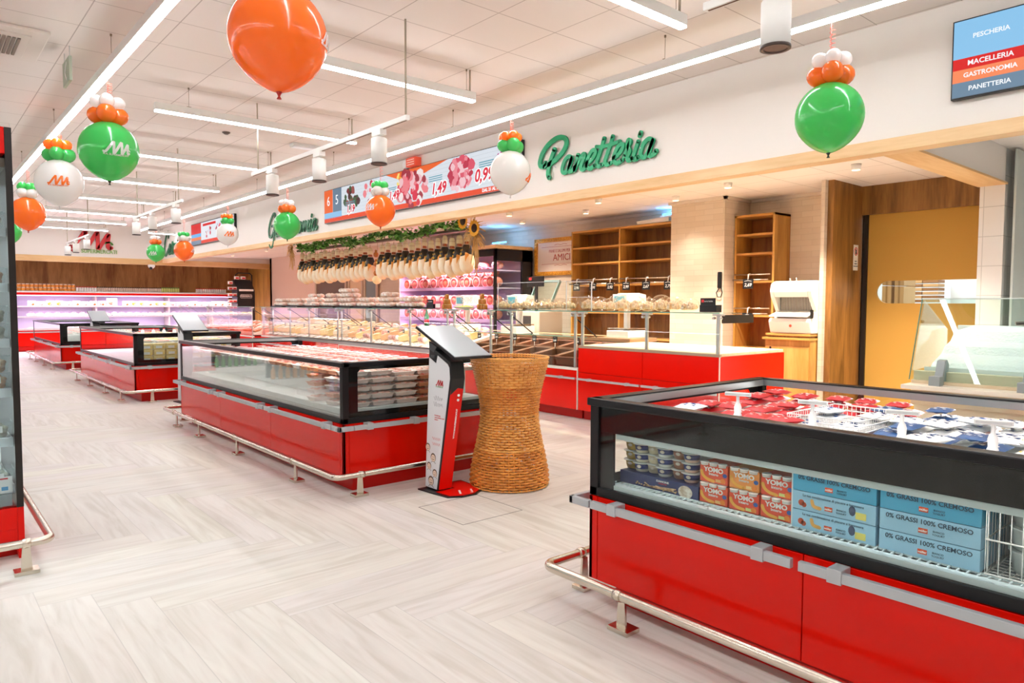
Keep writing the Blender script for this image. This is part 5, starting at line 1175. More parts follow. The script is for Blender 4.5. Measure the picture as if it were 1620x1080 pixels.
# jars, yellow sweets bowl and glasses
jr = proto('honey_jar', 'jar', 'honey jar', None); MB().lathe((0, 0, 0), [(.03, 0), (.034, .01), (.034, .05), (.028, .06)], 14).build('jar_body', mat('amber', '#b8742a', .2), jr); MB().lathe((0, 0, .06), [(.03, 0), (.03, .014), (.002, .015)], 14).build('lid', mat('gold_lid', '#d8b46a', .3, m=.6), jr); jrr = Row(jr)
for s_, y in enumerate((8.85, 7.98)):
    for l in range(3):
        for a in range(3-l): jrr.put((XF+.12, y-.07+a*.072+l*.036, 1.321+l*.075), 'amber honey jar with gold lid, %s stack, layer %d, place %d' % (('left', 'right')[s_], l+1, a+1), 0, 'honey jars on the counter glass')
q = thing('sweets_bowl', 'shallow bowl of yellow sweets on the counter glass between honey jars', 'bowl', (XF+.12, 8.4, 1.32)); MB().lathe((XF+.12, 8.4, 1.321), [(.05, 0), (.12, .03), (.125, .035)], 20, sy=1.9).build('bowl', mat('bowl_clear', '#e8e5da', .2), q)
m = MB(); R2 = random.Random(2)
for i in range(110): a = R2.random()*6.28; u = R2.random()**.5; m.sph((XF+.12+math.cos(a)*.1*u, 8.4+math.sin(a)*.2*u, 1.35+R2.random()*.025*(1-u)), .013, 6)
o = m.build('sweets', mat('yellow_sweet', '#d9c93a', .4, col2='#efe184', ns=30), q); o['kind'] = 'stuff'
wg = proto('stem_glass', 'glass', 'empty stem glass', None); MB().lathe((0, 0, 0), [(.03, 0), (.004, .004), (.004, .07), (.028, .1), (.034, .14), (.028, .18)], 14).build('bowl_and_stem', glass('stem_glass_mat', '#f2f2f4', .15), wg); wgr = Row(wg)
for i in range(6): wgr.put((XF+.27, 8.10+i*.11, 1.321), 'empty stem glass behind the yellow sweets, %s from the right' % nth(i+1), 0, 'stem glasses')
q = thing('pink_box', 'pink and white carton standing on the counter glass left of the jars', 'carton', (XF+.2, 9.12, 1.32)); MB().box(XF+.14, XF+.26, 9.04, 9.2, 1.321, 1.44).build('carton', mat('pink_carton', '#d8687e', .4), q, .003); MB().box(XF+.137, XF+.1405, 9.06, 9.18, 1.34, 1.40).build('label', LBL, q)
# clear boxes on the bakery glass
for i, (y0, y1) in enumerate(((6.17, 6.175), (5.745, 5.75))): pass
q = thing('acrylic_screen', 'clear acrylic guard box on the low bakery counter beside the scale', 'screen', (XF+.25, 6.8, 1.32))
m = MB(); m.box(XF+.02, XF+.026, 6.18, 7.5, 1.321, 1.68); m.box(XF+.02, XF+.34, 6.18, 6.186, 1.321, 1.68); m.box(XF+.02, XF+.34, 7.494, 7.5, 1.321, 1.68); m.build('panel', GLASS, q)
m = MB()
for a in ((XF+.02, XF+.026, 6.18, 7.5, 1.678, 1.684), (XF+.02, XF+.026, 6.176, 6.186, 1.321, 1.684), (XF+.02, XF+.026, 7.494, 7.504, 1.321, 1.684), (XF+.02, XF+.34, 6.176, 6.182, 1.678, 1.684)): m.box(*a)
m.build('bright_edge', mat('acrylic_edge', '#e9efee', .2), q)
q = thing('acrylic_screen', 'small clear acrylic guard left of the biscuit bags on the raised counter', 'screen', (XF+.25, 5.9, 1.32))
m = MB(); m.box(XF+.02, XF+.026, 5.76, 6.14, 1.321, 1.67); m.build('panel', GLASS, q); m = MB(); m.box(XF+.018, XF+.028, 5.76, 6.14, 1.664, 1.67); m.box(XF+.018, XF+.028, 5.755, 5.765, 1.321, 1.67); m.box(XF+.018, XF+.028, 5.76, 6.14, 1.48, 1.486); m.build('bright_edge', mat('acrylic_edge'), q)
# weighing scales: white two-headed with blue screen
def scale(x, y, label, z=.95):
    q = thing('weighing_scale', label, 'scale', (x, y, z))
    MB().box(x-.20, x+.20, y-.19, y+.19, z, z+.10).build('base', WHITE, q, .012); MB().box(x-.19, x+.19, y-.18, y+.18, z+.115, z+.13).build('weighing_plate', STEEL, q, .004)
    MB().box(x+.12, x+.19, y+.10, y+.16, z+.1, z+.45).build('column', WHITE, q, .004)
    m = MB(); m.prism([(x-.02, z+.42), (x+.22, z+.42), (x+.20, z+.58), (x+.06, z+.60)], 'y', y-.16, y+.22); h = m.build('display_head', WHITE, q, .008)
    MB().box(x-.045, x-.02, y-.02, y+.22, z+.42, z+.585).build('screen_frame', WHITE, h, .004); MB().box(x-.048, x-.044, y+.01, y+.19, z+.45, z+.56).build('screen', mat('scale_screen', '#5b9fae', .25, e=.35), h)
scale(7.4, 6.25, 'white weighing scale with blue screen behind the biscuit bags')
scale(7.4, 8.5, 'white weighing scale with blue screen behind the low bakery counter')
scale(7.4, 9.9, 'white weighing scale with screen in front of the ham wall chiller')
scale(7.4, 16.0, 'white weighing scale at the gap between the two far counters')
MB_ = MB().box(7.14, 7.70, 5.98, 16.2, .90, .95); tag(MB_.build('worktop', mat('worktop_steel', '#a9845f', .4), None, .004), 'long brown worktop behind the glass counters carrying the scales', 'worktop')
MB_.v = []; 
tag(MB().box(7.18, 7.66, 6.0, 16.18, 0, .90).build('low_cabinet', mat('base_brown', '#7d5a3c', .5), None), 'brown base cabinets under the long worktop', 'cabinet')
# green bottle
q = thing('water_bottle', 'green plastic water bottle with red label in the delicatessen counter', 'bottle', (XF+.45, 9.9, 0.994)); MB().lathe((XF+.45, 9.9, .993), [(.036, 0), (.04, .01), (.04, .10), (.038, .2), (.016, .26), (.014, .29)], 16).build('bottle_body', mat('green_pet', '#2f9457', .15), q); MB().lathe((XF+.45, 9.9, .993), [(.041, .09), (.041, .15)], 16).build('label', REDL, q); MB().lathe((XF+.45, 9.9, 1.283), [(.015, 0), (.015, .015)], 10).build('cap', GRNL, q)
for o_, ya, yb, e_, c_ in ((c2, 5.96, 8.62, 8, (1, .86, .7)), (c3, 8.63, 12.18, 7, (1, .84, .78)), (c4, 12.19, 16., 7, (1, .8, .74)), (c5, 16.55, 22.4, 14, (1, .66, .66))): led(o_, (XF+.06, (ya+yb)/2, 1.27), yb-ya-.1, e_, c_, -.35)
# ================================================================ BAKERY BACK WALL
def shelf_unit(y0, y1, x0, x1, z1, shelves, label, mids=()):
    t = thing('bread_shelf', label, 'shelf unit', ((x0+x1)/2, (y0+y1)/2, 0)); th = .03
    MB().box(x1-.02, x1, y0, y1, 0, z1).build('back_panel', OAKD if mids else wood('back_oak', '#b5793a', '#8c5423', 'z', .5), t)
    for y in (y0, y1-th)+tuple(mids): MB().box(x0, x1-.02, y, y+th, 0, z1).build('side_panel', OAKM, t, .001)
    MB().box(x0, x1, y0, y1, z1-th, z1).build('top_panel', OAKS, t, .001)
    for z in shelves: MB().box(x0+.01, x1-.02, y0+th, y1-th, z, z+.026).build('shelf', OAKS, t)
    return t
u1 = shelf_unit(6.30, 8.50, 8.60, 9.0, 2.62, (2.32, 2.06, 1.695, 1.25, .85), 'wide empty oak bread shelf of two bays between framed picture and tiled pillar', (7.42,))
u2 = shelf_unit(4.80, 5.385, 8.60, 9.0, 2.60, (2.32, 2.065, 1.69, 1.235, .8), 'narrow oak bread shelf right of the tiled pillar')
def railset(u, y0, y1, x, z):
    m = MB(); m.cyl((x, y0, z+.09), (x, y1, z+.09), .010, n=8); m.cyl((x-.05, y0, z+.02), (x-.05, y1, z+.02), .010, n=8)
    m.build('tag_rail', STEEL, u)
railset(u1, 6.33, 7.42, 8.58, 1.71); railset(u1, 7.45, 8.47, 8.58, 1.71); railset(u2, 4.84, 5.36, 8.58, 1.71); railset(u2, 4.84, 5.36, 8.58, 1.26)
def bigtag(y, z, s_, label, x=8.515):
    q = thing('price_board', label, 'price tag', (x, y, z))
    MB().box(x-.003, x+.003, y-.075, y+.075, z, z+.13).build('board', BLACK, q, .002); MB().tube([(x, y, z+.12), (x+.01, y, z+.19), (x+.05, y, z+.20)], .009, 6).build('hook_clip', mat('clip_white', '#eee9e0', .4), q)
    text(s_, .062, WHITE, q, (x-.0045, y, z+.05), -Y_, Z_, .0006, bold=.001, shear=.2); m = MB(); m.ribbon([(-.05, .1), (0, .108), (.05, .1)], .006, Vector((x-.003, y, z)), -Y_, Z_, -X_, .0008); m.build('chalk_line', WHITE, q)
for i, (y, s_) in enumerate(((8.29, '2,96'), (7.92, '3,91'), (7.55, '2,92'), (7.22, '2,99'), (6.83, '2,67'), (6.42, '2,79'))): bigtag(y, 1.62, s_, 'black chalk price board on the wide oak shelf, %s from the left' % nth(i+1))
bigtag(5.12, 1.61, '2,69', 'black chalk price board on the upper rail of the narrow oak shelf'); bigtag(5.12, 1.16, '1,99', 'black chalk price board on the lower rail of the narrow oak shelf')
q = thing('fan_unit', 'flat white machine lying on top of the wide oak shelf', 'air unit', (8.8, 6.6, 2.62)); MB().prism([(6.36, 2.625), (7.10, 2.625), (7.12, 2.68), (6.36, 2.72)], 'x', 8.62, 8.9).build('housing', mat('unit_white', '#dedad2', .5), q, .01); MB().box(8.61, 8.62, 6.4, 6.5, 2.64, 2.69).build('grille', mat('unit_grey', '#74858c', .5), q)
for (bx, by, bz) in ((8.80, 6.55, 2.745), (8.5, 10.3, 2.53)):
    q = thing('insect_lamp', ('blue insect lamp tube on top of the wide oak shelf', 'blue insect lamp tube on top of the wall chiller')[by > 8], 'lamp', (bx, by, bz)); MB().box(bx-.04, bx+.04, by-.22, by+.22, bz-.02, bz).build('lamp_base', WHITE, q, .003); MB().cyl((bx, by-.2, bz+.018), (bx, by+.2, bz+.018), .012, n=10).build('blue_tube', mat('blue_tube', '#3c8cff', .4, e=5), q)
    ld = bpy.data.lights.new('blue_light', 'POINT'); ld.energy = 5; ld.color = (.15, .5, 1); ld.shadow_soft_size = .05; lo = bpy.data.objects.new('blue_light', ld); COL.objects.link(lo); lo.parent = q; lo.location = (0, 0, .05)
# framed notice
q = thing('framed_notice', 'notice in an ornate gold frame reading AMICI beside the oak shelf', 'picture', (8.97, 9.2, 1.95)); GOLD = mat('gold_leaf', '#eeb03a', .35, m=.2, col2='#c8862a', ns=40, bump=.5)
y0, y1, z0, z1 = 8.62, 9.83, 1.92, 2.60; m = MB()
for a in ((y0, y1, z0, z0+.075), (y0, y1, z1-.075, z1), (y0, y0+.075, z0, z1), (y1-.075, y1, z0, z1)): m.box(8.955, 8.998, *a)
m.build('frame', GOLD, q, .012)
m = MB()
for k in range(22): 
    for z in (z0+.037, z1-.037): m.sph((8.955, y0+.05+k*.053, z), .022, 8, sx=.5, sy=1.1)
for k in range(12):
    for y in (y0+.037, y1-.037): m.sph((8.955, y, z0+.05+k*.053), .022, 8, sx=.5)
m.build('frame_ornament', GOLD, q); MB().box(8.985, 8.992, y0+.07, y1-.07, z0+.07, z1-.07).build('paper', mat('notice_paper', '#f4e7da', .6), q)
TR = mat('notice_red', '#b8442a', .5); text('PANE E SALUMI PER', .078, TR, q, (8.983, 9.18, 2.36), -Y_, Z_, .001, wsc=.8); text('AMICI', .17, TR, q, (8.983, 9.12, 2.24), -Y_, Z_, .001)
m = MB()
for z in (2.44, 2.13): m.ribbon([(-.45, 0), (0, .001), (.45, 0)], .005, Vector((8.985, 9.2, z)), -Y_, Z_, -X_, .001)
for z in (2.47, 2.10): m.ribbon([(-.16, 0), (-.08, .012), (0, .0), (.08, .012), (.16, 0)], .006, Vector((8.985, 9.15, z)), -Y_, Z_, -X_, .001)
m.build('ornament_line', TR, q)
holder(8.2, 9.55, 'black card sign standing below the framed notice', 1.74) if 0 else None
q = thing('card_sign', 'black card sign with red patch standing on the acrylic guard by the gold frame', 'sign', (8.0, 8.9, 1.68)); MB().box(8.0, 8.02, 8.55, 8.95, 1.69, 1.86).build('board', BLACK, q, .002); MB().box(8.0, 8.25, 8.6, 8.95, 0.9, 1.69).build('stand', BLACK, q) if 0 else None; MB().box(7.998, 8.0, 8.84, 8.90, 1.80, 1.84).build('red_patch', REDL, q); MB().box(8.005, 8.02, 8.7, 8.76, .99, 1.69).build('support_strip', BLACK, q)
# back bench with vacuum packer and slicer
q = thing('back_bench', 'steel topped brown bench along the back wall under the gold frame', 'bench', (8.5, 8.9, 0)); MB().box(7.9, 8.98, 8.55, 9.8, .86, .90).build('bench_top', STEEL, q, .003); MB().box(7.95, 8.95, 8.6, 9.75, 0, .86).build('bench_base', mat('bench_brown', '#8c6240', .5), q)
q = thing('vacuum_packer', 'vacuum packing machine with open clear lid on the back bench', 'machine', (8.3, 9.0, .9)); b_ = MB().box(8.0, 8.55, 8.65, 9.25, .90, 1.28).build('body', mat('packer_cream', '#dfd2c0', .35, m=.3), q, .02); MB().box(7.995, 8.0, 8.85, 9.05, 1.02, 1.2).build('front_panel', mat('packer_dark', '#2a2420', .4), b_)
m = MB(); m.box(-.26, .26, -.28, .28, -.02, .02); m.xf(Matrix.Translation((8.38, 8.95, 1.56)) @ Matrix.Rotation(math.radians(-62), 4, 'Y')); m.build('lid', GGLASS, q)
m = MB()
for a in ((-.27, -.25, -.29, .29), (.25, .27, -.29, .29), (-.27, .27, -.29, -.27), (-.27, .27, .27, .29)): m.box(*a, -.025, .025)
m.xf(Matrix.Translation((8.38, 8.95, 1.56)) @ Matrix.Rotation(math.radians(-62), 4, 'Y')); m.build('lid_frame', mat('lid_teal', '#8fb3b0', .3, m=.4), q)
# bread slicer on its oak cabinet
q = thing('oak_cabinet', 'oak cabinet right of the narrow shelf carrying the white bread slicer', 'cabinet', (8.35, 4.28, 0))
MB().box(8.0, 8.60, 3.99, 4.56, .05, .98).build('body', OAKM, q, .003); MB().box(7.985, 8.0, 4.0, 4.55, .10, .90).build('door', wood('door_oak', '#d9a35c', '#c2853c', 'z', .45), q, .002); MB().box(7.96, 8.62, 3.98, 4.58, .98, 1.005).build('top_board', OAKS, q, .002); MB().box(7.99, 8.6, 3.99, 4.55, 1.03, 1.055).build('raised_board', OAKS, q, .002); MB().box(8.02, 8.58, 4.0, 4.54, 1.005, 1.03).build('spacer', OAKD, q); MB().cyl((7.98, 4.48, .88), (7.99, 4.48, .88), .014, n=10).build('knob', BLACK, q); MB().box(8.05, 8.55, 4.02, 4.53, 0, .05).build('plinth', DRED, q)
q = thing('bread_slicer', 'white bread slicing machine with open blade slot on the oak cabinet', 'machine', (8.3, 4.25, 1.06)); y0, y1 = 3.98, 4.50
SLW = mat('slicer_white', '#eeeae2', .35)
m = MB(); m.prism([(8.0, 1.06), (8.5, 1.06), (8.5, 1.24), (7.98, 1.24), (7.95, 1.20)], 'y', y0, y1); m.build('base_housing', SLW, q, .015)
m = MB(); m.prism([(8.22, 1.24), (8.52, 1.24), (8.52, 1.62), (8.44, 1.68), (8.10, 1.68), (8.02, 1.64), (8.0, 1.56), (8.02, 1.50), (8.20, 1.50)], 'y', y0+.10, y1-.04) if 0 else None
for ya, yb_ in ((y0, y0+.05), (y1-.05, y1)):
    m = MB(); m.prism([(8.08, 1.22), (8.52, 1.22), (8.52, 1.62), (8.46, 1.685), (8.08, 1.685), (8.0, 1.65), (7.975, 1.56), (8.0, 1.49), (8.12, 1.32)], 'y', ya, yb_); m.build('side_cheek', SLW, q, .008)
m = MB(); m.prism([(8.46, 1.685), (8.08, 1.685), (8.0, 1.65), (7.975, 1.56), (8.0, 1.49), (8.06, 1.49), (8.10, 1.60)], 'y', y0+.05, y1-.05); m.build('hood', SLW, q, .012)
MB().box(8.16, 8.50, y0+.05, y1-.05, 1.25, 1.6).build('chamber', mat('chamber_grey', '#6d655b', .5), q)
m = MB()
for k in range(20): m.box(8.13, 8.135, y0+.08+k*.019, y0+.086+k*.019, 1.30, 1.52)
m.build('blade_comb', mat('blade_white', '#cfc9bf', .3, m=.4), q)
m = MB(); m.prism([(8.16, 1.33), (7.93, 1.27), (7.93, 1.255), (8.16, 1.31)], 'y', y0+.02, y1-.02); m.build('tray', SLW, q, .003); MB().cyl((7.957, 4.22, 1.15), (7.963, 4.22, 1.15), .016, n=12).build('emblem', TR, q); MB().box(7.98, 8.0, y0-.02, y0+.01, 1.24, 1.34).build('lever', BLACK, q)
m = MB(); m.cyl((8.2, 4.36, 1.68), (8.2, 4.36, 1.72), .012); m.cyl((8.2, 4.28, 1.68), (8.2, 4.28, 1.73), .008); m.build('top_knob', STEEL, q)
# wall phone on the side of the pillar
q = thing('wall_phone', 'black wall telephone with curled cord at the pillar edge', 'phone', (8.36, 5.44, 1.6)); MB().box(8.33, 8.375, 5.42, 5.47, 1.62, 1.84).build('handset', BLACK, q, .012); MB().tube([(8.35, 5.45, 1.62), (8.345, 5.49, 1.56), (8.345, 5.47, 1.50), (8.345, 5.42, 1.50), (8.345, 5.40, 1.56), (8.35, 5.42, 1.63)], .007, 6).build('cord', BLACK, q)
# prohibition notice on the wooden cheek
q = thing('warning_sign', 'white no-entry notice with red ring on the brown wooden cheek', 'sign', (8.85, 3.85, 1.9)); yf_ = 3.858
MB().box(8.76, 8.88, yf_-.004, yf_, 1.82, 2.13).build('plate', LBL, q); m = MB()
m.ribbon([(.045*math.cos(k*math.pi/8), .045*math.sin(k*math.pi/8)) for k in range(17)], .011, Vector((8.82, yf_-.004, 2.05)), X_, Z_, -Y_, .001, sub=1); m.ribbon([(-.032, .032), (0, 0), (.032, -.032)], .010, Vector((8.82, yf_-.004, 2.05)), X_, Z_, -Y_, .0014); m.build('red_ring', REDL, q)
MB().box(8.806, 8.834, yf_-.006, yf_-.004, 2.02, 2.075).build('hand_symbol', BLACK, q)
for k, s_ in enumerate(('VIETATO', 'L\'INGRESSO', 'AI NON ADDETTI')): text(s_, .019, mat('ink'), q, (8.82, yf_-.005, 1.93-k*.03), X_, Z_, .0006, wsc=.75)
# store room behind the door window: cartons, shelf of brown boxes, white cabinet
for i, (y, x, z, w, h, c) in enumerate(((4.03, 10.2, 1.4, .12, .26, '#d3b07c'), (4.03, 10.2, 1.67, .12, .3, '#c49c66'), (3.87, 10.2, 1.4, .12, .25, '#d3b07c'), (3.87, 10.2, 1.66, .12, .3, '#c9a472'))):
    q = thing('storage_carton', 'plain brown carton behind the door window, %s' % ('lower left', 'upper left', 'lower right', 'upper right')[i], 'carton', (x, y, z)); MB().box(x, x+.4, y-w/2, y+w/2, z, z+h).build('box', pcol(c, .6), q, .004); MB().box(x-.002, x, y-.012, y+.012, z, z+h).build('tape', pcol('#a98450', .5), q)
q = thing('pallet_rack', 'steel rack carrying the brown cartons in the store room', 'rack', (10.3, 4.3, 0)); m = MB(); m.box(10.15, 10.7, 3.75, 4.3, 1.36, 1.395)
for a in ((10.15, 3.75), (10.15, 4.26), (10.66, 3.75), (10.66, 4.26)): m.box(a[0], a[0]+.04, a[1], a[1]+.04, 0, 1.36)
m.build('rack_frame', GREY, q)
q = thing('box_wall', 'stack of flat striped brown boxes in the store room', 'boxes', (11.1, 3.9, 0)); m = MB()
for k in range(16): m.box(11.0, 11.25, 3.66, 3.86, 1.0+k*.055, 1.04+k*.055, k % 2); m.box(11.0, 11.25, 3.87, 4.08, 1.0+k*.055, 1.04+k*.055, (k+1) % 2)
m.box(11.0, 11.25, 3.66, 4.08, 0, 1.0, 0); m.build('boxes', [pcol('#c69a66', .6), pcol('#94653a', .6)], q)['kind'] = 'stuff'
q = thing('white_cabinet', 'white cold room panel in the store room behind the mustard door', 'cabinet', (11.4, 3.3, 0)); MB().box(11.3, 11.9, 3.05, 3.6, 0, 2.3).build('body', mat('cab_white', '#e9eff3', .4), q, .01)
# ================================================================ HANGING HAMS
q = thing('ham_rail', 'long dark rail hung on rods over the counter, carrying the hams', 'hanging rail', (6.6, 11.7, 2.5)); MB().box(6.54, 6.66, 8.55, 14.9, 2.52, 2.56).build('rail_board', wood('rail_wood', '#6d5a48', '#4c3a2c', 'y', .5), q, .003)
m = MB()
for y in (8.8, 9.95, 11.25, 12.5, 13.75, 14.8): m.cyl((6.6, y, 2.56), (6.6, y, 2.85), .007, n=6)
m.build('rod', BLACK, q)
hm = proto('cured_ham', 'ham', 'cured ham', None)
hb_ = MB(); pr = [(.001, -.63), (.05, -.625), (.105, -.59), (.148, -.53), (.158, -.46), (.142, -.38), (.112, -.30), (.080, -.23), (.055, -.17)]
hb_.lathe((0, 0, 0), pr, 18, sx=.72, sy=1.); hb_.build('ham_body', mat('ham_fat', '#f3e6cd', .5, col2='#ecc48c', ns=5, stretch=(1, 1, .6)), hm)
MB().lathe((0, 0, 0), [(.052, -.20), (.042, -.15), (.038, -.12), (.046, -.09)], 14, sx=.8).build('shank', mat('ham_shank', '#a4501c', .45), hm)
m = MB(); m.lathe((0, 0, 0), [(.128, -.36), (.118, -.30), (.088, -.225), (.066, -.18)], 18, sx=.76); m.build('neck_label', mat('label_black', '#1c1813', .4, col2='#3a2f1c', ns=50), hm)
m = MB(); m.sph((-.096, .0, -.325), .035, 10, sx=.25, sz=.6); m.sph((-.085, .03, -.27), .016, 8, sx=.3); m.sph((-.086, -.03, -.265), .016, 8, sx=.3); m.build('gold_print', mat('gold_print', '#d6a73a', .4), hm)
m = MB(); m.prism([(.09, -.30), (.125, -.34), (.15, -.42), (.10, -.56), (.085, -.42)], 'x', -.075, -.01); m.prism([(-.13, -.33), (-.10, -.30), (-.09, -.42), (-.12, -.5)], 'x', -.07, -.01) ; m.build('rind_flap', mat('rind_orange', '#e2953a', .5), hm, .01)
MB().lathe((0, 0, 0), [(.046, -.13), (.052, -.12), (.042, -.03), (.032, .0), (.002, .003)], 14).build('bone_cap', mat('bone_cap', '#e9dcae', .5), hm); m = MB(); m.tube([(0, 0, .0), (0, 0, .05)], .004, 5); m.tube([(.044*math.cos(a), .044*math.sin(a), -.075+.002*a) for a in [k*.5 for k in range(26)]], .003, 4); m.build('string', mat('twine'), hm)
hmr = Row(hm)
ys = [8.78+i*.196 for i in range(14)]+[11.78+i*.185 for i in range(17)]
for i, y in enumerate(ys): hmr.put((6.60, y, 2.49-.05*((i*7) % 3)/2), 'whole cured ham with black neck label on the hanging rail, %s from the near end' % nth(i+1), R.uniform(-.25, .25), 'cured hams on the rail', scale=(1.15, .62, 1))
cheese_s = proto('scamorza', 'cheese', 'x', None); MB().sph((0, 0, -.08), .06, 12, sz=1.1).build('cheese_body', mat('smoked_skin', '#b96a24', .4), cheese_s); MB().sph((0, 0, .0), .03, 10).build('cheese_head', mat('smoked_skin'), cheese_s); MB().cyl((0, 0, .02), (0, 0, .04), .004, n=5).build('string', mat('twine'), cheese_s); sr_ = Row(cheese_s)
for i in range(3): sr_.put((6.58, 11.53, 2.36-i*.17), 'smoked brown cheese hanging between the two groups of hams, %s from the top' % nth(i+1), 0, 'smoked cheeses', scale=.8)
q = thing('pale_cheese', 'round cream cheese ball hanging lowest between the hams', 'cheese', (6.6, 11.54, 1.84)); MB().sph((6.6, 11.54, 1.84), .085, 14).build('cheese_body', mat('cream_ball', '#efd9a4', .45), q); MB().cyl((6.62, 11.54, 1.92), (6.62, 11.54, 2.52), .003, n=5).build('string', mat('twine'), q)
# ivy garland: individual leaves on a vine
q = thing('ivy_garland', 'green ivy garland draped along the rail above the hams', 'garland', (6.5, 11.7, 2.6)); R3 = random.Random(8)
vine = [(6.47+.03*math.sin(k*.7), 8.75+k*.1, 2.60+.045*math.sin(k*.33)+.02*math.sin(k*1.3)) for k in range(60)]
MB().tube(vine, .006, 5).build('vine', mat('vine_green', '#3f6b28', .6), q); m = MB()
for k in range(1700):
    p = Vector(vine[R3.randrange(60)])+Vector((R3.gauss(0, .035), R3.gauss(0, .05), R3.gauss(0, .04))); a, b_ = R3.random()*6.28, R3.uniform(-.9, .9); s_ = R3.uniform(.022, .042)
    Mx = Matrix.Translation(p) @ Matrix.Rotation(a, 4, 'Z') @ Matrix.Rotation(b_, 4, 'X'); vs = [Mx @ Vector(v) for v in ((0, -s_, 0), (s_*.7, -s_*.2, .006), (s_*.9, s_*.5, 0), (0, s_*1.2, -.004), (-s_*.9, s_*.5, 0), (-s_*.7, -s_*.2, .006))]
    m.add(vs, [(0, 1, 2, 3), (0, 3, 4, 5)], R3.randrange(3))
m.build('leaves', [mat('leaf_a', '#6fb04a', .5), mat('leaf_b', '#8cc960', .5), mat('leaf_c', '#4d8a36', .5)], q)['kind'] = 'stuff'
def sunflowers(x, y, z, n, label, sc=1.):
    q = thing('sunflower_bow', label, 'sunflower bow', (x, y, z)); PT, CE = mat('petal_yellow', '#f5b51c', .5), mat('seed_brown', '#3a2412', .7)
    m = MB()
    for k in range(70):
        a = R3.random()*6.28; l = R3.uniform(.08, .2)*sc; pts = [(x+R3.uniform(-.02, .02), y+R3.uniform(-.03, .03), z), (x-.04, y+math.cos(a)*l*.6, z+math.sin(a)*l*.6+.02), (x-.02+R3.uniform(-.04, .04), y+math.cos(a)*l, z+math.sin(a)*l-.05*abs(math.cos(a)))]; m.tube(pts, .0035*sc, 3)
    for k in range(24): l = R3.uniform(.15, .42)*sc; m.tube([(x, y+R3.uniform(-.05, .05), z), (x+R3.uniform(-.04, .04), y+R3.uniform(-.09, .09), z-l)], .003*sc, 3)
    m.build('raffia', mat('raffia', '#d9a456', .6, col2='#e8c07c'), q)
    for (oy, oz) in ((.085, .11), (-.09, .03), (.0, .0))[:n]:
        c = Vector((x-.13, y+oy*sc, z+oz*sc)); m = MB()
        for k in range(18):
            a = k*math.pi/9; d = Vector((-.12, math.cos(a), math.sin(a))); p = Vector((0, -math.sin(a), math.cos(a))); r_ = .085*sc
            m.add([c+d*r_*.35, c+d*r_*.75+p*r_*.17, c+d*r_, c+d*r_*.75-p*r_*.17], [(0, 1, 2, 3)])
        f = m.build('petals', PT, q); MB().sph(tuple(c+Vector((-.01, 0, 0))), .04*sc, 12, sx=.4).build('seed_head', CE, f)
sunflowers(6.5, 8.43, 2.46, 2, 'straw bow with two sunflowers at the near end of the ham rail', 1.6); sunflowers(6.5, 15.05, 2.62, 1, 'straw bow with one sunflower at the far end of the ham rail', 1.2)
# ================================================================ HAM WALL CHILLER
q = thing('wall_chiller', 'tall wall chiller with pink light, ham cuts on its shelves and black glass side', 'display fridge', (8.5, 11.5, 0)); x0, x1, y0, y1 = 8.04, 8.95, 9.86, 13.2
MB().box(x0, x1, y0, y1, 0, .55).build('base', mat('chiller_base', '#c8b6b0', .4), q, .004); MB().box(x1-.04, x1, y0, y1, .55, 2.40).build('back_panel', mat('lilac_back', '#ded0ea', .4), q); MB().box(x0, x1, y0, y1, 2.38, 2.46).build('top_board', OAKL, q, .002)
m = MB(); m.box(x0, x0+.045, y0, y0+.05, .55, 2.40); m.box(x1-.26, x1, y0, y0+.05, .55, 2.40); m.box(x0, x1, y0, y0+.05, 2.18, 2.40); m.box(x0, x0+.06, y0, y1, 2.26, 2.40); MB().box(x0+.06, x1, y1-.03, y1, .55, 2.38).build('end_panel', mat('lilac_back'), q); m.build('black_frame', BLACK, q, .003)
MB().box(x0+.045, x1-.26, y0+.02, y0+.026, .56, 2.19).build('side_glass', GLASS, q)
for z in (.80, 1.10, 1.36, 1.70, 2.02):
    s_ = MB().box(x0+.06, x1-.04, y0+.06, y1-.04, z-.02, z).build('shelf', mat('shelf_lilac', '#cdbfe0', .4), q); MB().box(x0+.05, x0+.06, y0+.06, y1-.04, z-.04, z+.02).build('price_rail', mat('rail_lilac', '#b8a6dc', .4), s_)
for z in (1.08, 1.34, 1.68, 2.0, 2.2):
    ld = bpy.data.lights.new('pink_light', 'AREA'); ld.shape = 'RECTANGLE'; ld.size = .05; ld.size_y = 3.1; ld.energy = 11; ld.color = (1., .62, .84); lo = bpy.data.objects.new('pink_light', ld); COL.objects.link(lo); lo.parent = q; lo.location = Vector((x0+.10, (y0+y1)/2, z-.03))-wloc(q)
hh = proto('ham_half', 'ham', 'x', None); MB().sph((.12, 0, .10), .115, 14, sx=1.3, sz=.86).build('ham_body', mat('ham_rind', '#c4806a', .5), hh); MB().cyl((-.005, 0, .10), (.0, 0, .10), .098, n=20).build('fat_ring', mat('fat_pink', '#f4d6cf', .4), hh); m = MB(); m.cyl((-.010, 0, .10), (-.005, 0, .10), .082, n=18); m.build('cut_face', mat('ham_cut', '#a82f33', .35, col2='#d3686a', ns=22), hh); hhr = Row(hh)
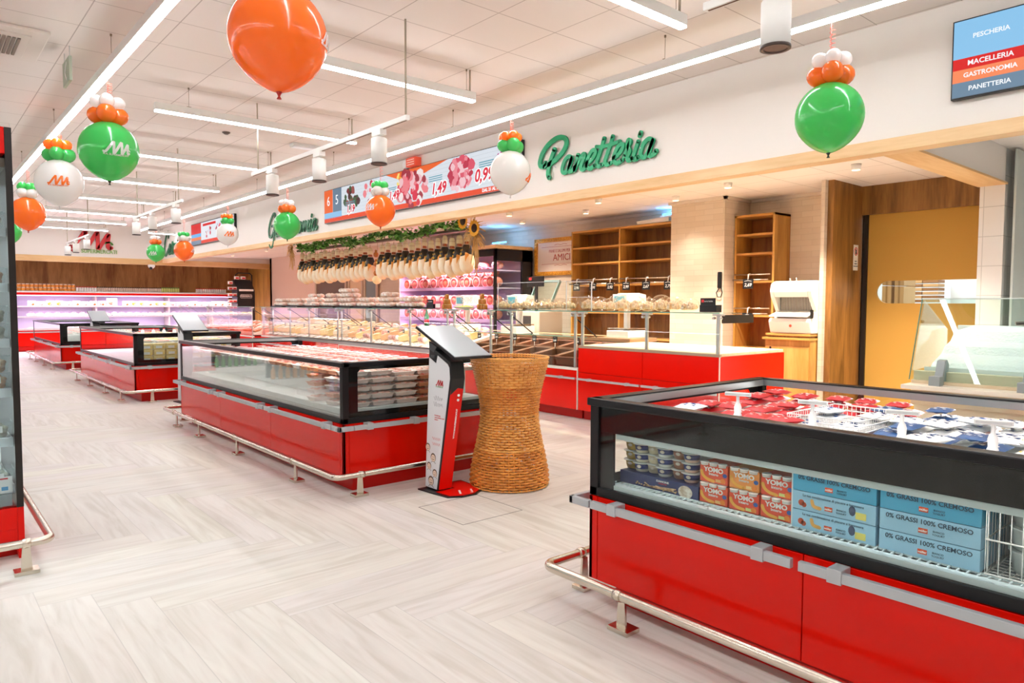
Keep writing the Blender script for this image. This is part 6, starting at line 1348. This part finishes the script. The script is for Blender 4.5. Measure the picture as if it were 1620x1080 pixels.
for s_, z in enumerate((1.70, 1.36, 1.10, .80)):
    for i in range(13):
        if s_ in (0, 1, 2) : hhr.put((8.12+.04*((i*5) % 3), 10.10+i*.235, z+.002), 'red cut ham in the wall chiller, shelf %d from top, %s from near end' % (s_+1, nth(i+1)), 0, 'halved hams in the wall chiller', scale=(1, 1.12, 1.05))
        else: salr.put((8.14, 10.10+i*.235, z+.002), 'sausage on the lowest lit shelf of the pink wall chiller, %s from the near end' % nth(i+1), 1.2, 'sausages in the wall chiller', scale=1.3)
    if s_ == 0:
        for i in range(12): hhr.put((8.16, 10.2+i*.235, z+.20), 'red cut ham on the upper layer in the wall chiller, %s from near end' % nth(i+1), 0, 'halved hams in the wall chiller', scale=.9)
for i in range(6): hbr.put((8.25, 10.05+i*.4, 2.022), 'wrapped ham on the top shelf of the pink chiller, %s from near end' % nth(i+1), 0, 'hams on the top shelf', scale=1.2)
# ================================================================ FISH COUNTER
q = thing('fish_counter', 'pale wooden fish counter with slanted glass and bed of ice at the right', 'counter', (6.6, 0, 0)); y0, y1 = -3.0, 2.24
PALE = wood('pale_ash', '#ecd9be', '#dcc4a2', 'y', .5)
MB().box(6.22, 7.3, y0, y1-.02, .0, .74).build('base', PALE, q, .002); MB().box(5.99, 6.30, y0, y1, .738, .772).build('front_ledge', mat('ledge_cream', '#f0e4d2', .4), q, .004); MB().box(6.17, 6.22, y0, y1-.01, .60, .80).build('front_board', PALE, q, .003); MB().box(6.22, 6.30, y0, y1-.01, .772, .87).build('inner_board', PALE, q, .004)
m = MB(); m.prism([(6.16, .80), (6.172, .80), (6.40, 1.45), (6.388, 1.45)], 'y', y0, y1); g = m.build('slanted_glass', GGLASS, q); m = MB(); m.prism([(6.159, .80), (6.173, .80), (6.401, 1.452), (6.387, 1.452)], 'y', y1, y1+.004); m.build('glass_edge', EDGE, g)
m = MB(); m.prism([(6.19, .87), (6.40, 1.44), (6.95, 1.19), (6.95, .90)], 'y', y1-.015, y1-.007); m.build('end_glass', GLASS, q)
MB().tube([(6.39, y0, 1.452), (6.39, y1, 1.452)], .006, 6).build('top_edge', mat('edge_bright', '#dfeeea', .2), g)
for i, y in enumerate((2.02, 1.44, .8)):
    m = MB(); m.prism([(6.10, .772), (6.24, .772), (6.28, .93), (6.235, .97), (6.19, .96), (6.16, .88)], 'y', y-.03, y+.03); b_ = m.build('glass_bracket', mat('bracket_grey', '#9aa2a3', .4), q, .004); MB().box(6.05, 6.13, y-.04, y+.04, .772, .845).build('bracket_foot', mat('bracket_grey'), b_, .004)
# stepped pans of ice
m = MB(); ICE = mat('crushed_ice', '#f4f7f9', .35, bump=.8, ns=38, sss=.1)
m.prism([(6.31, .80), (6.31, .90), (6.36, .935), (6.55, 1.0), (6.62, 1.06), (6.75, 1.10), (6.85, 1.18), (7.25, 1.21), (7.25, .80)], 'y', y0, 2.14)
o = m.build('ice_bed', ICE, q, .012, seg=3); MB().box(6.302, 6.315, y0, 2.18, .80, .90).build('pan_wall', mat('pan_white', '#e6eaec', .3), q); MB().box(7.25, 7.30, y0, y1, .74, 1.22).build('rear_wall', mat('pan_white'), q)
q2 = thing('ice_scoop', 'grey ice shovel stuck in the ice bed at the right edge', 'scoop', (6.8, 1.2, 1.2)); m = MB(); m.prism([(1.05, 1.19), (1.25, 1.17), (1.12, 1.30), (1.02, 1.32)], 'x', 6.78, 6.85); m.build('scoop_blade', mat('scoop_grey', '#b9b6b2', .4), q2, .004); MB().tube([(6.82, 1.06, 1.3), (6.85, .85, 1.5)], .012, 8).build('scoop_handle', BLACK, q2)
q = thing('spray_hose', 'black spray arm and hose standing at the right border behind the ice', 'hose', (7.6, 1.72, .0)); m = MB(); m.tube([(7.6, 1.62, 0), (7.6, 1.62, 1.7)], .014, 8); m.cyl((7.6, 1.62, 1.45), (7.6, 1.62, 1.52), .024); m.cyl((7.6, 1.62, 1.35), (7.6, 1.62, 1.38), .026); m.build('stand_pipe', BLACK, q); MB().tube([(7.58, 1.62, 1.30), (7.5, 1.72, 1.25), (7.45, 1.85, 1.24)], .016, 8).build('handle', BLACK, q); MB().tube([(7.6+.03*math.cos(k*.9), 1.62+.03*math.sin(k*.9), 1.7+k*.004) for k in range(70)], .006, 5).build('spiral_hose', BLACK, q)
q = thing('glass_column', 'grey-green glass panel standing before the white tiles right of the mustard door', 'glass panel', (8.6, 2.1, 0)); MB().box(8.42, 8.9, 2.13, 2.15, .9, 2.95).build('panel', mat('grey_green_panel', '#c9d3ce', .2), q)
# ================================================================ FAR END: long multideck chiller, jars, stand
q = thing('multideck_chiller', 'long red-topped multideck chiller across the far wall with lilac light', 'display fridge', (3, 24.8, 0)); x0, x1, yf, yb = -6.0, 8.6, 24.3, 25.4
MB().box(x0, x1, yf+.06, yb, 0, .05).build('kick_plate', DRED, q)
for i in range(7):
    a = x0+i*(x1-x0)/7; b_ = a+(x1-x0)/7; p = MB().box(a+.004, b_-.004, yf, yf+.03, .14, .60).build('base_panel', RED, q, .003); MB().box(a+.02, b_-.02, yf-.05, yf-.02, .535, .565).build('handle', GREY, p); MB().box(a+.004, b_-.004, yf+.03, yf+.05, .03, .13).build('kick_panel', RED2, p)
MB().box(x0, x1, yf, yf+.04, .60, .66).build('front_sill', mat('sill_pink', '#ead9d8', .4), q); MB().box(x0, x1, yf+.03, yb, .55, .62).build('well_deck', LINER, q); MB().box(x0, x1, yb-.05, yb, .6, 1.75).build('back_panel', mat('lilac_back'), q)
MB().box(x0, x1, yf+.05, yb, 1.70, 1.74).build('roof', LINER, q); MB().box(x0, x1, yf, yf+.06, 1.62, 1.69).build('red_fascia', RED2, q, .004); MB().box(x0, x1, yf-.005, yf+.055, 1.69, 1.72).build('white_ledge', mat('ledge_white', '#f3e9e4', .4), q); MB().box(x0, x1, yf+.02, yf+.05, 1.595, 1.62).build('light_tube', mat('tube_lilac', '#e6d8ff', .4, e=1.6, ec='#dccbff'), q)
for i in range(1, 7): MB().box(x0+i*(x1-x0)/7-.02, x0+i*(x1-x0)/7+.02, yf+.5, yb-.05, .6, 1.62).build('upright', mat('upright_beige', '#cdb9b4', .4), q)
FS = (1.30, 1.00, .62)
for z in FS[:2]: s_ = MB().box(x0, x1, yf+.15, yb-.05, z-.02, z).build('shelf', mat('shelf_pink', '#ecdde6', .4), q); MB().box(x0, x1, yf+.135, yf+.15, z-.035, z+.008).build('price_rail', mat('price_rail_pink', '#f3e6ea', .4), s_)
for i in range(7):
    ld = bpy.data.lights.new('lilac_light', 'AREA'); ld.shape = 'RECTANGLE'; ld.size = 1.9; ld.size_y = .05; ld.energy = 15; ld.color = (.92, .82, 1); lo = bpy.data.objects.new('lilac_light', ld); COL.objects.link(lo); lo.parent = q; lo.location = Vector((x0+(i+.5)*(x1-x0)/7, yf+.12, 1.58))-wloc(q)
    for z_ in (1.265, .965):
        lo = bpy.data.objects.new('lilac_light', ld); COL.objects.link(lo); lo.parent = q; lo.location = Vector((x0+(i+.5)*(x1-x0)/7, yf+.20, z_))-wloc(q)
def standpack(cols, w, h, nm):
    p = proto('standing_pack', 'pack', nm, None); MB().box(-w/2, w/2, 0, .05, 0, h).build('pack_body', LBL, p, .006); m = MB(); m.sph((0, 0, h*.45), w*.36, 12, sy=.12, sz=.7); m.sph((w*.12, -.004, h*.35), w*.2, 10, sy=.15, sz=.8, m=1); m.build('food_print', cols, p); return Row(p)
sp = [standpack([MEAT2, ORNL], .20, .15, 'a'), standpack([mat('print_orange', '#e9963e', .5), MEAT], .20, .15, 'b'), standpack([HAM, MEAT], .19, .13, 'c'), standpack([mat('print_salmon', '#e88d72', .5), LBL], .28, .23, 'd')]
sn = ['pale pink', 'orange', 'rosy', 'large salmon']
for i in range(26):
    if i == 10: continue
    x = 2.75+i*.222+(.05 if i == 9 else 0); k = 3 if i == 9 else (1 if i in (2, 3, 12, 13, 15, 16) else R.choice((0, 2)))
    sp[k].put((x, yf+.17, FS[0]+.001), '%s printed pack on the far chiller top shelf, %s from the left' % (sn[k], nth(i+1)), 0, 'packs on the top shelf of the far chiller')
for i in range(27):
    x = 2.75+i*.215; k = R.choice((0, 1, 2)); far_ = [mt2, yc, mt3][k]
    far_.put((x, yf+.26, FS[1]+.001), '%s tray on the middle shelf of the far chiller, %s from the left' % (('pale meat', 'yellow', 'ham')[k], nth(i+1)), R.uniform(-.1, .1), 'trays on the middle shelf of the far chiller', rot=(.0, 0, R.uniform(-.04, .04)), scale=1.0)
    far_.put((x, yf+.43, FS[1]+.001), '%s tray in the second row, far chiller middle shelf, %s from left' % (('pale meat', 'yellow', 'ham')[k], nth(i+1)), 0, 'trays on the middle shelf of the far chiller', scale=(1, 1, 2.0))
    k = R.choice((0, 2)); [mt2, mt3, mt3][k].put((x, yf+.20, FS[2]+.004), '%s tray in the well of the far chiller, %s from the left' % (('pale meat', '', 'ham')[k], nth(i+1)), 0, 'trays in the well of the far chiller', rot=(0, 0, 0), scale=(1, 1.1, 1.3))
jj = {}
def jar2(nm, bc, lc, h, r):
    p = proto('topped_jar', 'jar', nm, None); MB().lathe((0, 0, 0), [(r*.9, 0), (r, .01), (r, h*.75), (r*.7, h*.85)], 10).build('jar_body', bc, p); MB().lathe((0, 0, h*.82), [(r*.85, 0), (r*.85, h*.18), (.002, h*.181)], 10).build('cap', lc, p); return Row(p)
jj = {'red': jar2('r', LBL, REDL, .14, .032), 'black': jar2('b', mat('clear_jar', '#d9c4b4', .3), BLACK, .14, .03), 'green': jar2('g', mat('lime_jar', '#c9d37a', .3), GRNL, .15, .03), 'white': jar2('w', mat('print_orange'), LBL, .10, .05)}
seq = [('white', 15, .095)]*1
x = 2.45; cnt = {}
def putjar(c, n, dx, lay=1):
    global x
    for i in range(n):
        for l in range(lay): cnt[c] = cnt.get(c, 0)+1; jj[c].put((x, yf+.12, 1.742+l*.101), '%s-capped jar on top of the far chiller, %s of its colour from the left%s' % (c, nth((cnt[c]+lay-1)//lay if lay > 1 else cnt[c]), (', lower', ', upper')[l] if lay > 1 else ''), 0, 'jars on top of the far chiller')
        x += dx
putjar('white', 14, .102, 2); putjar('red', 8, .068); putjar('black', 30, .060); putjar('green', 8, .068); x += .5; putjar('red', 14, .07)
q = thing('chocolate_stand', 'black product stand with wire top and small packs beside the far chiller', 'display stand', (8.2, 22.9, 0)); m = MB(); m.prism([(22.6, 0), (23.1, 0), (23.1, 2.15), (22.95, 2.15), (22.6, 1.8)], 'x', 7.95, 8.5); m.build('stand_body', BLACK, q, .006)
m = MB(); m.tube([(8.0, 22.9, 2.1), (8.0, 22.9, 2.3), (8.08, 22.9, 2.36), (8.45, 22.9, 2.36), (8.52, 22.9, 2.3), (8.52, 22.9, .4)], .02, 6); m.build('hoop', BLACK, q); MB().box(8.0, 8.45, 22.58, 22.60, 1.78, 1.84).build('shelf_strip', LBL, q)
text('FERRERO', .085, LBL, q, (8.22, 22.594, 1.62), X_, Z_, .002, bold=.001)
m = MB(); m.ribbon([(-.19, .0), (-.17, .055), (.17, .055), (.19, 0), (.17, -.055), (-.17, -.055), (-.19, 0)], .008, Vector((8.22, 22.595, 1.62)), X_, Z_, -Y_, .002, sub=1); m.build('oval_mark', LBL, q)
q3 = proto('snack_box', 'box', 'x', None); MB().box(-.06, .06, -.06, .06, 0, .09).build('box', LBL, q3, .004); MB().box(-.05, .05, -.062, -.06, .01, .06).build('red_print', REDL, q3); q3r = Row(q3)
for i in range(5):
    MB_ = MB().box(7.70, 7.95, 22.6, 22.9, 1.0+i*.2, 1.02+i*.2); MB_.build('side_shelf', BLACK, q)
    for k in range(2): q3r.put((7.76+k*.125, 22.7, 1.021+i*.2), 'small white and red snack box on the black stand, shelf %d, %s' % (i+1, ('left', 'right')[k]), 0, 'snack boxes on the stand')
for i in range(3): q3r.put((7.80+i*.2, 22.8, 2.16 if i else 2.0), 'small snack box on top of the black stand, %s' % nth(i+1), 0, 'snack boxes on the stand')
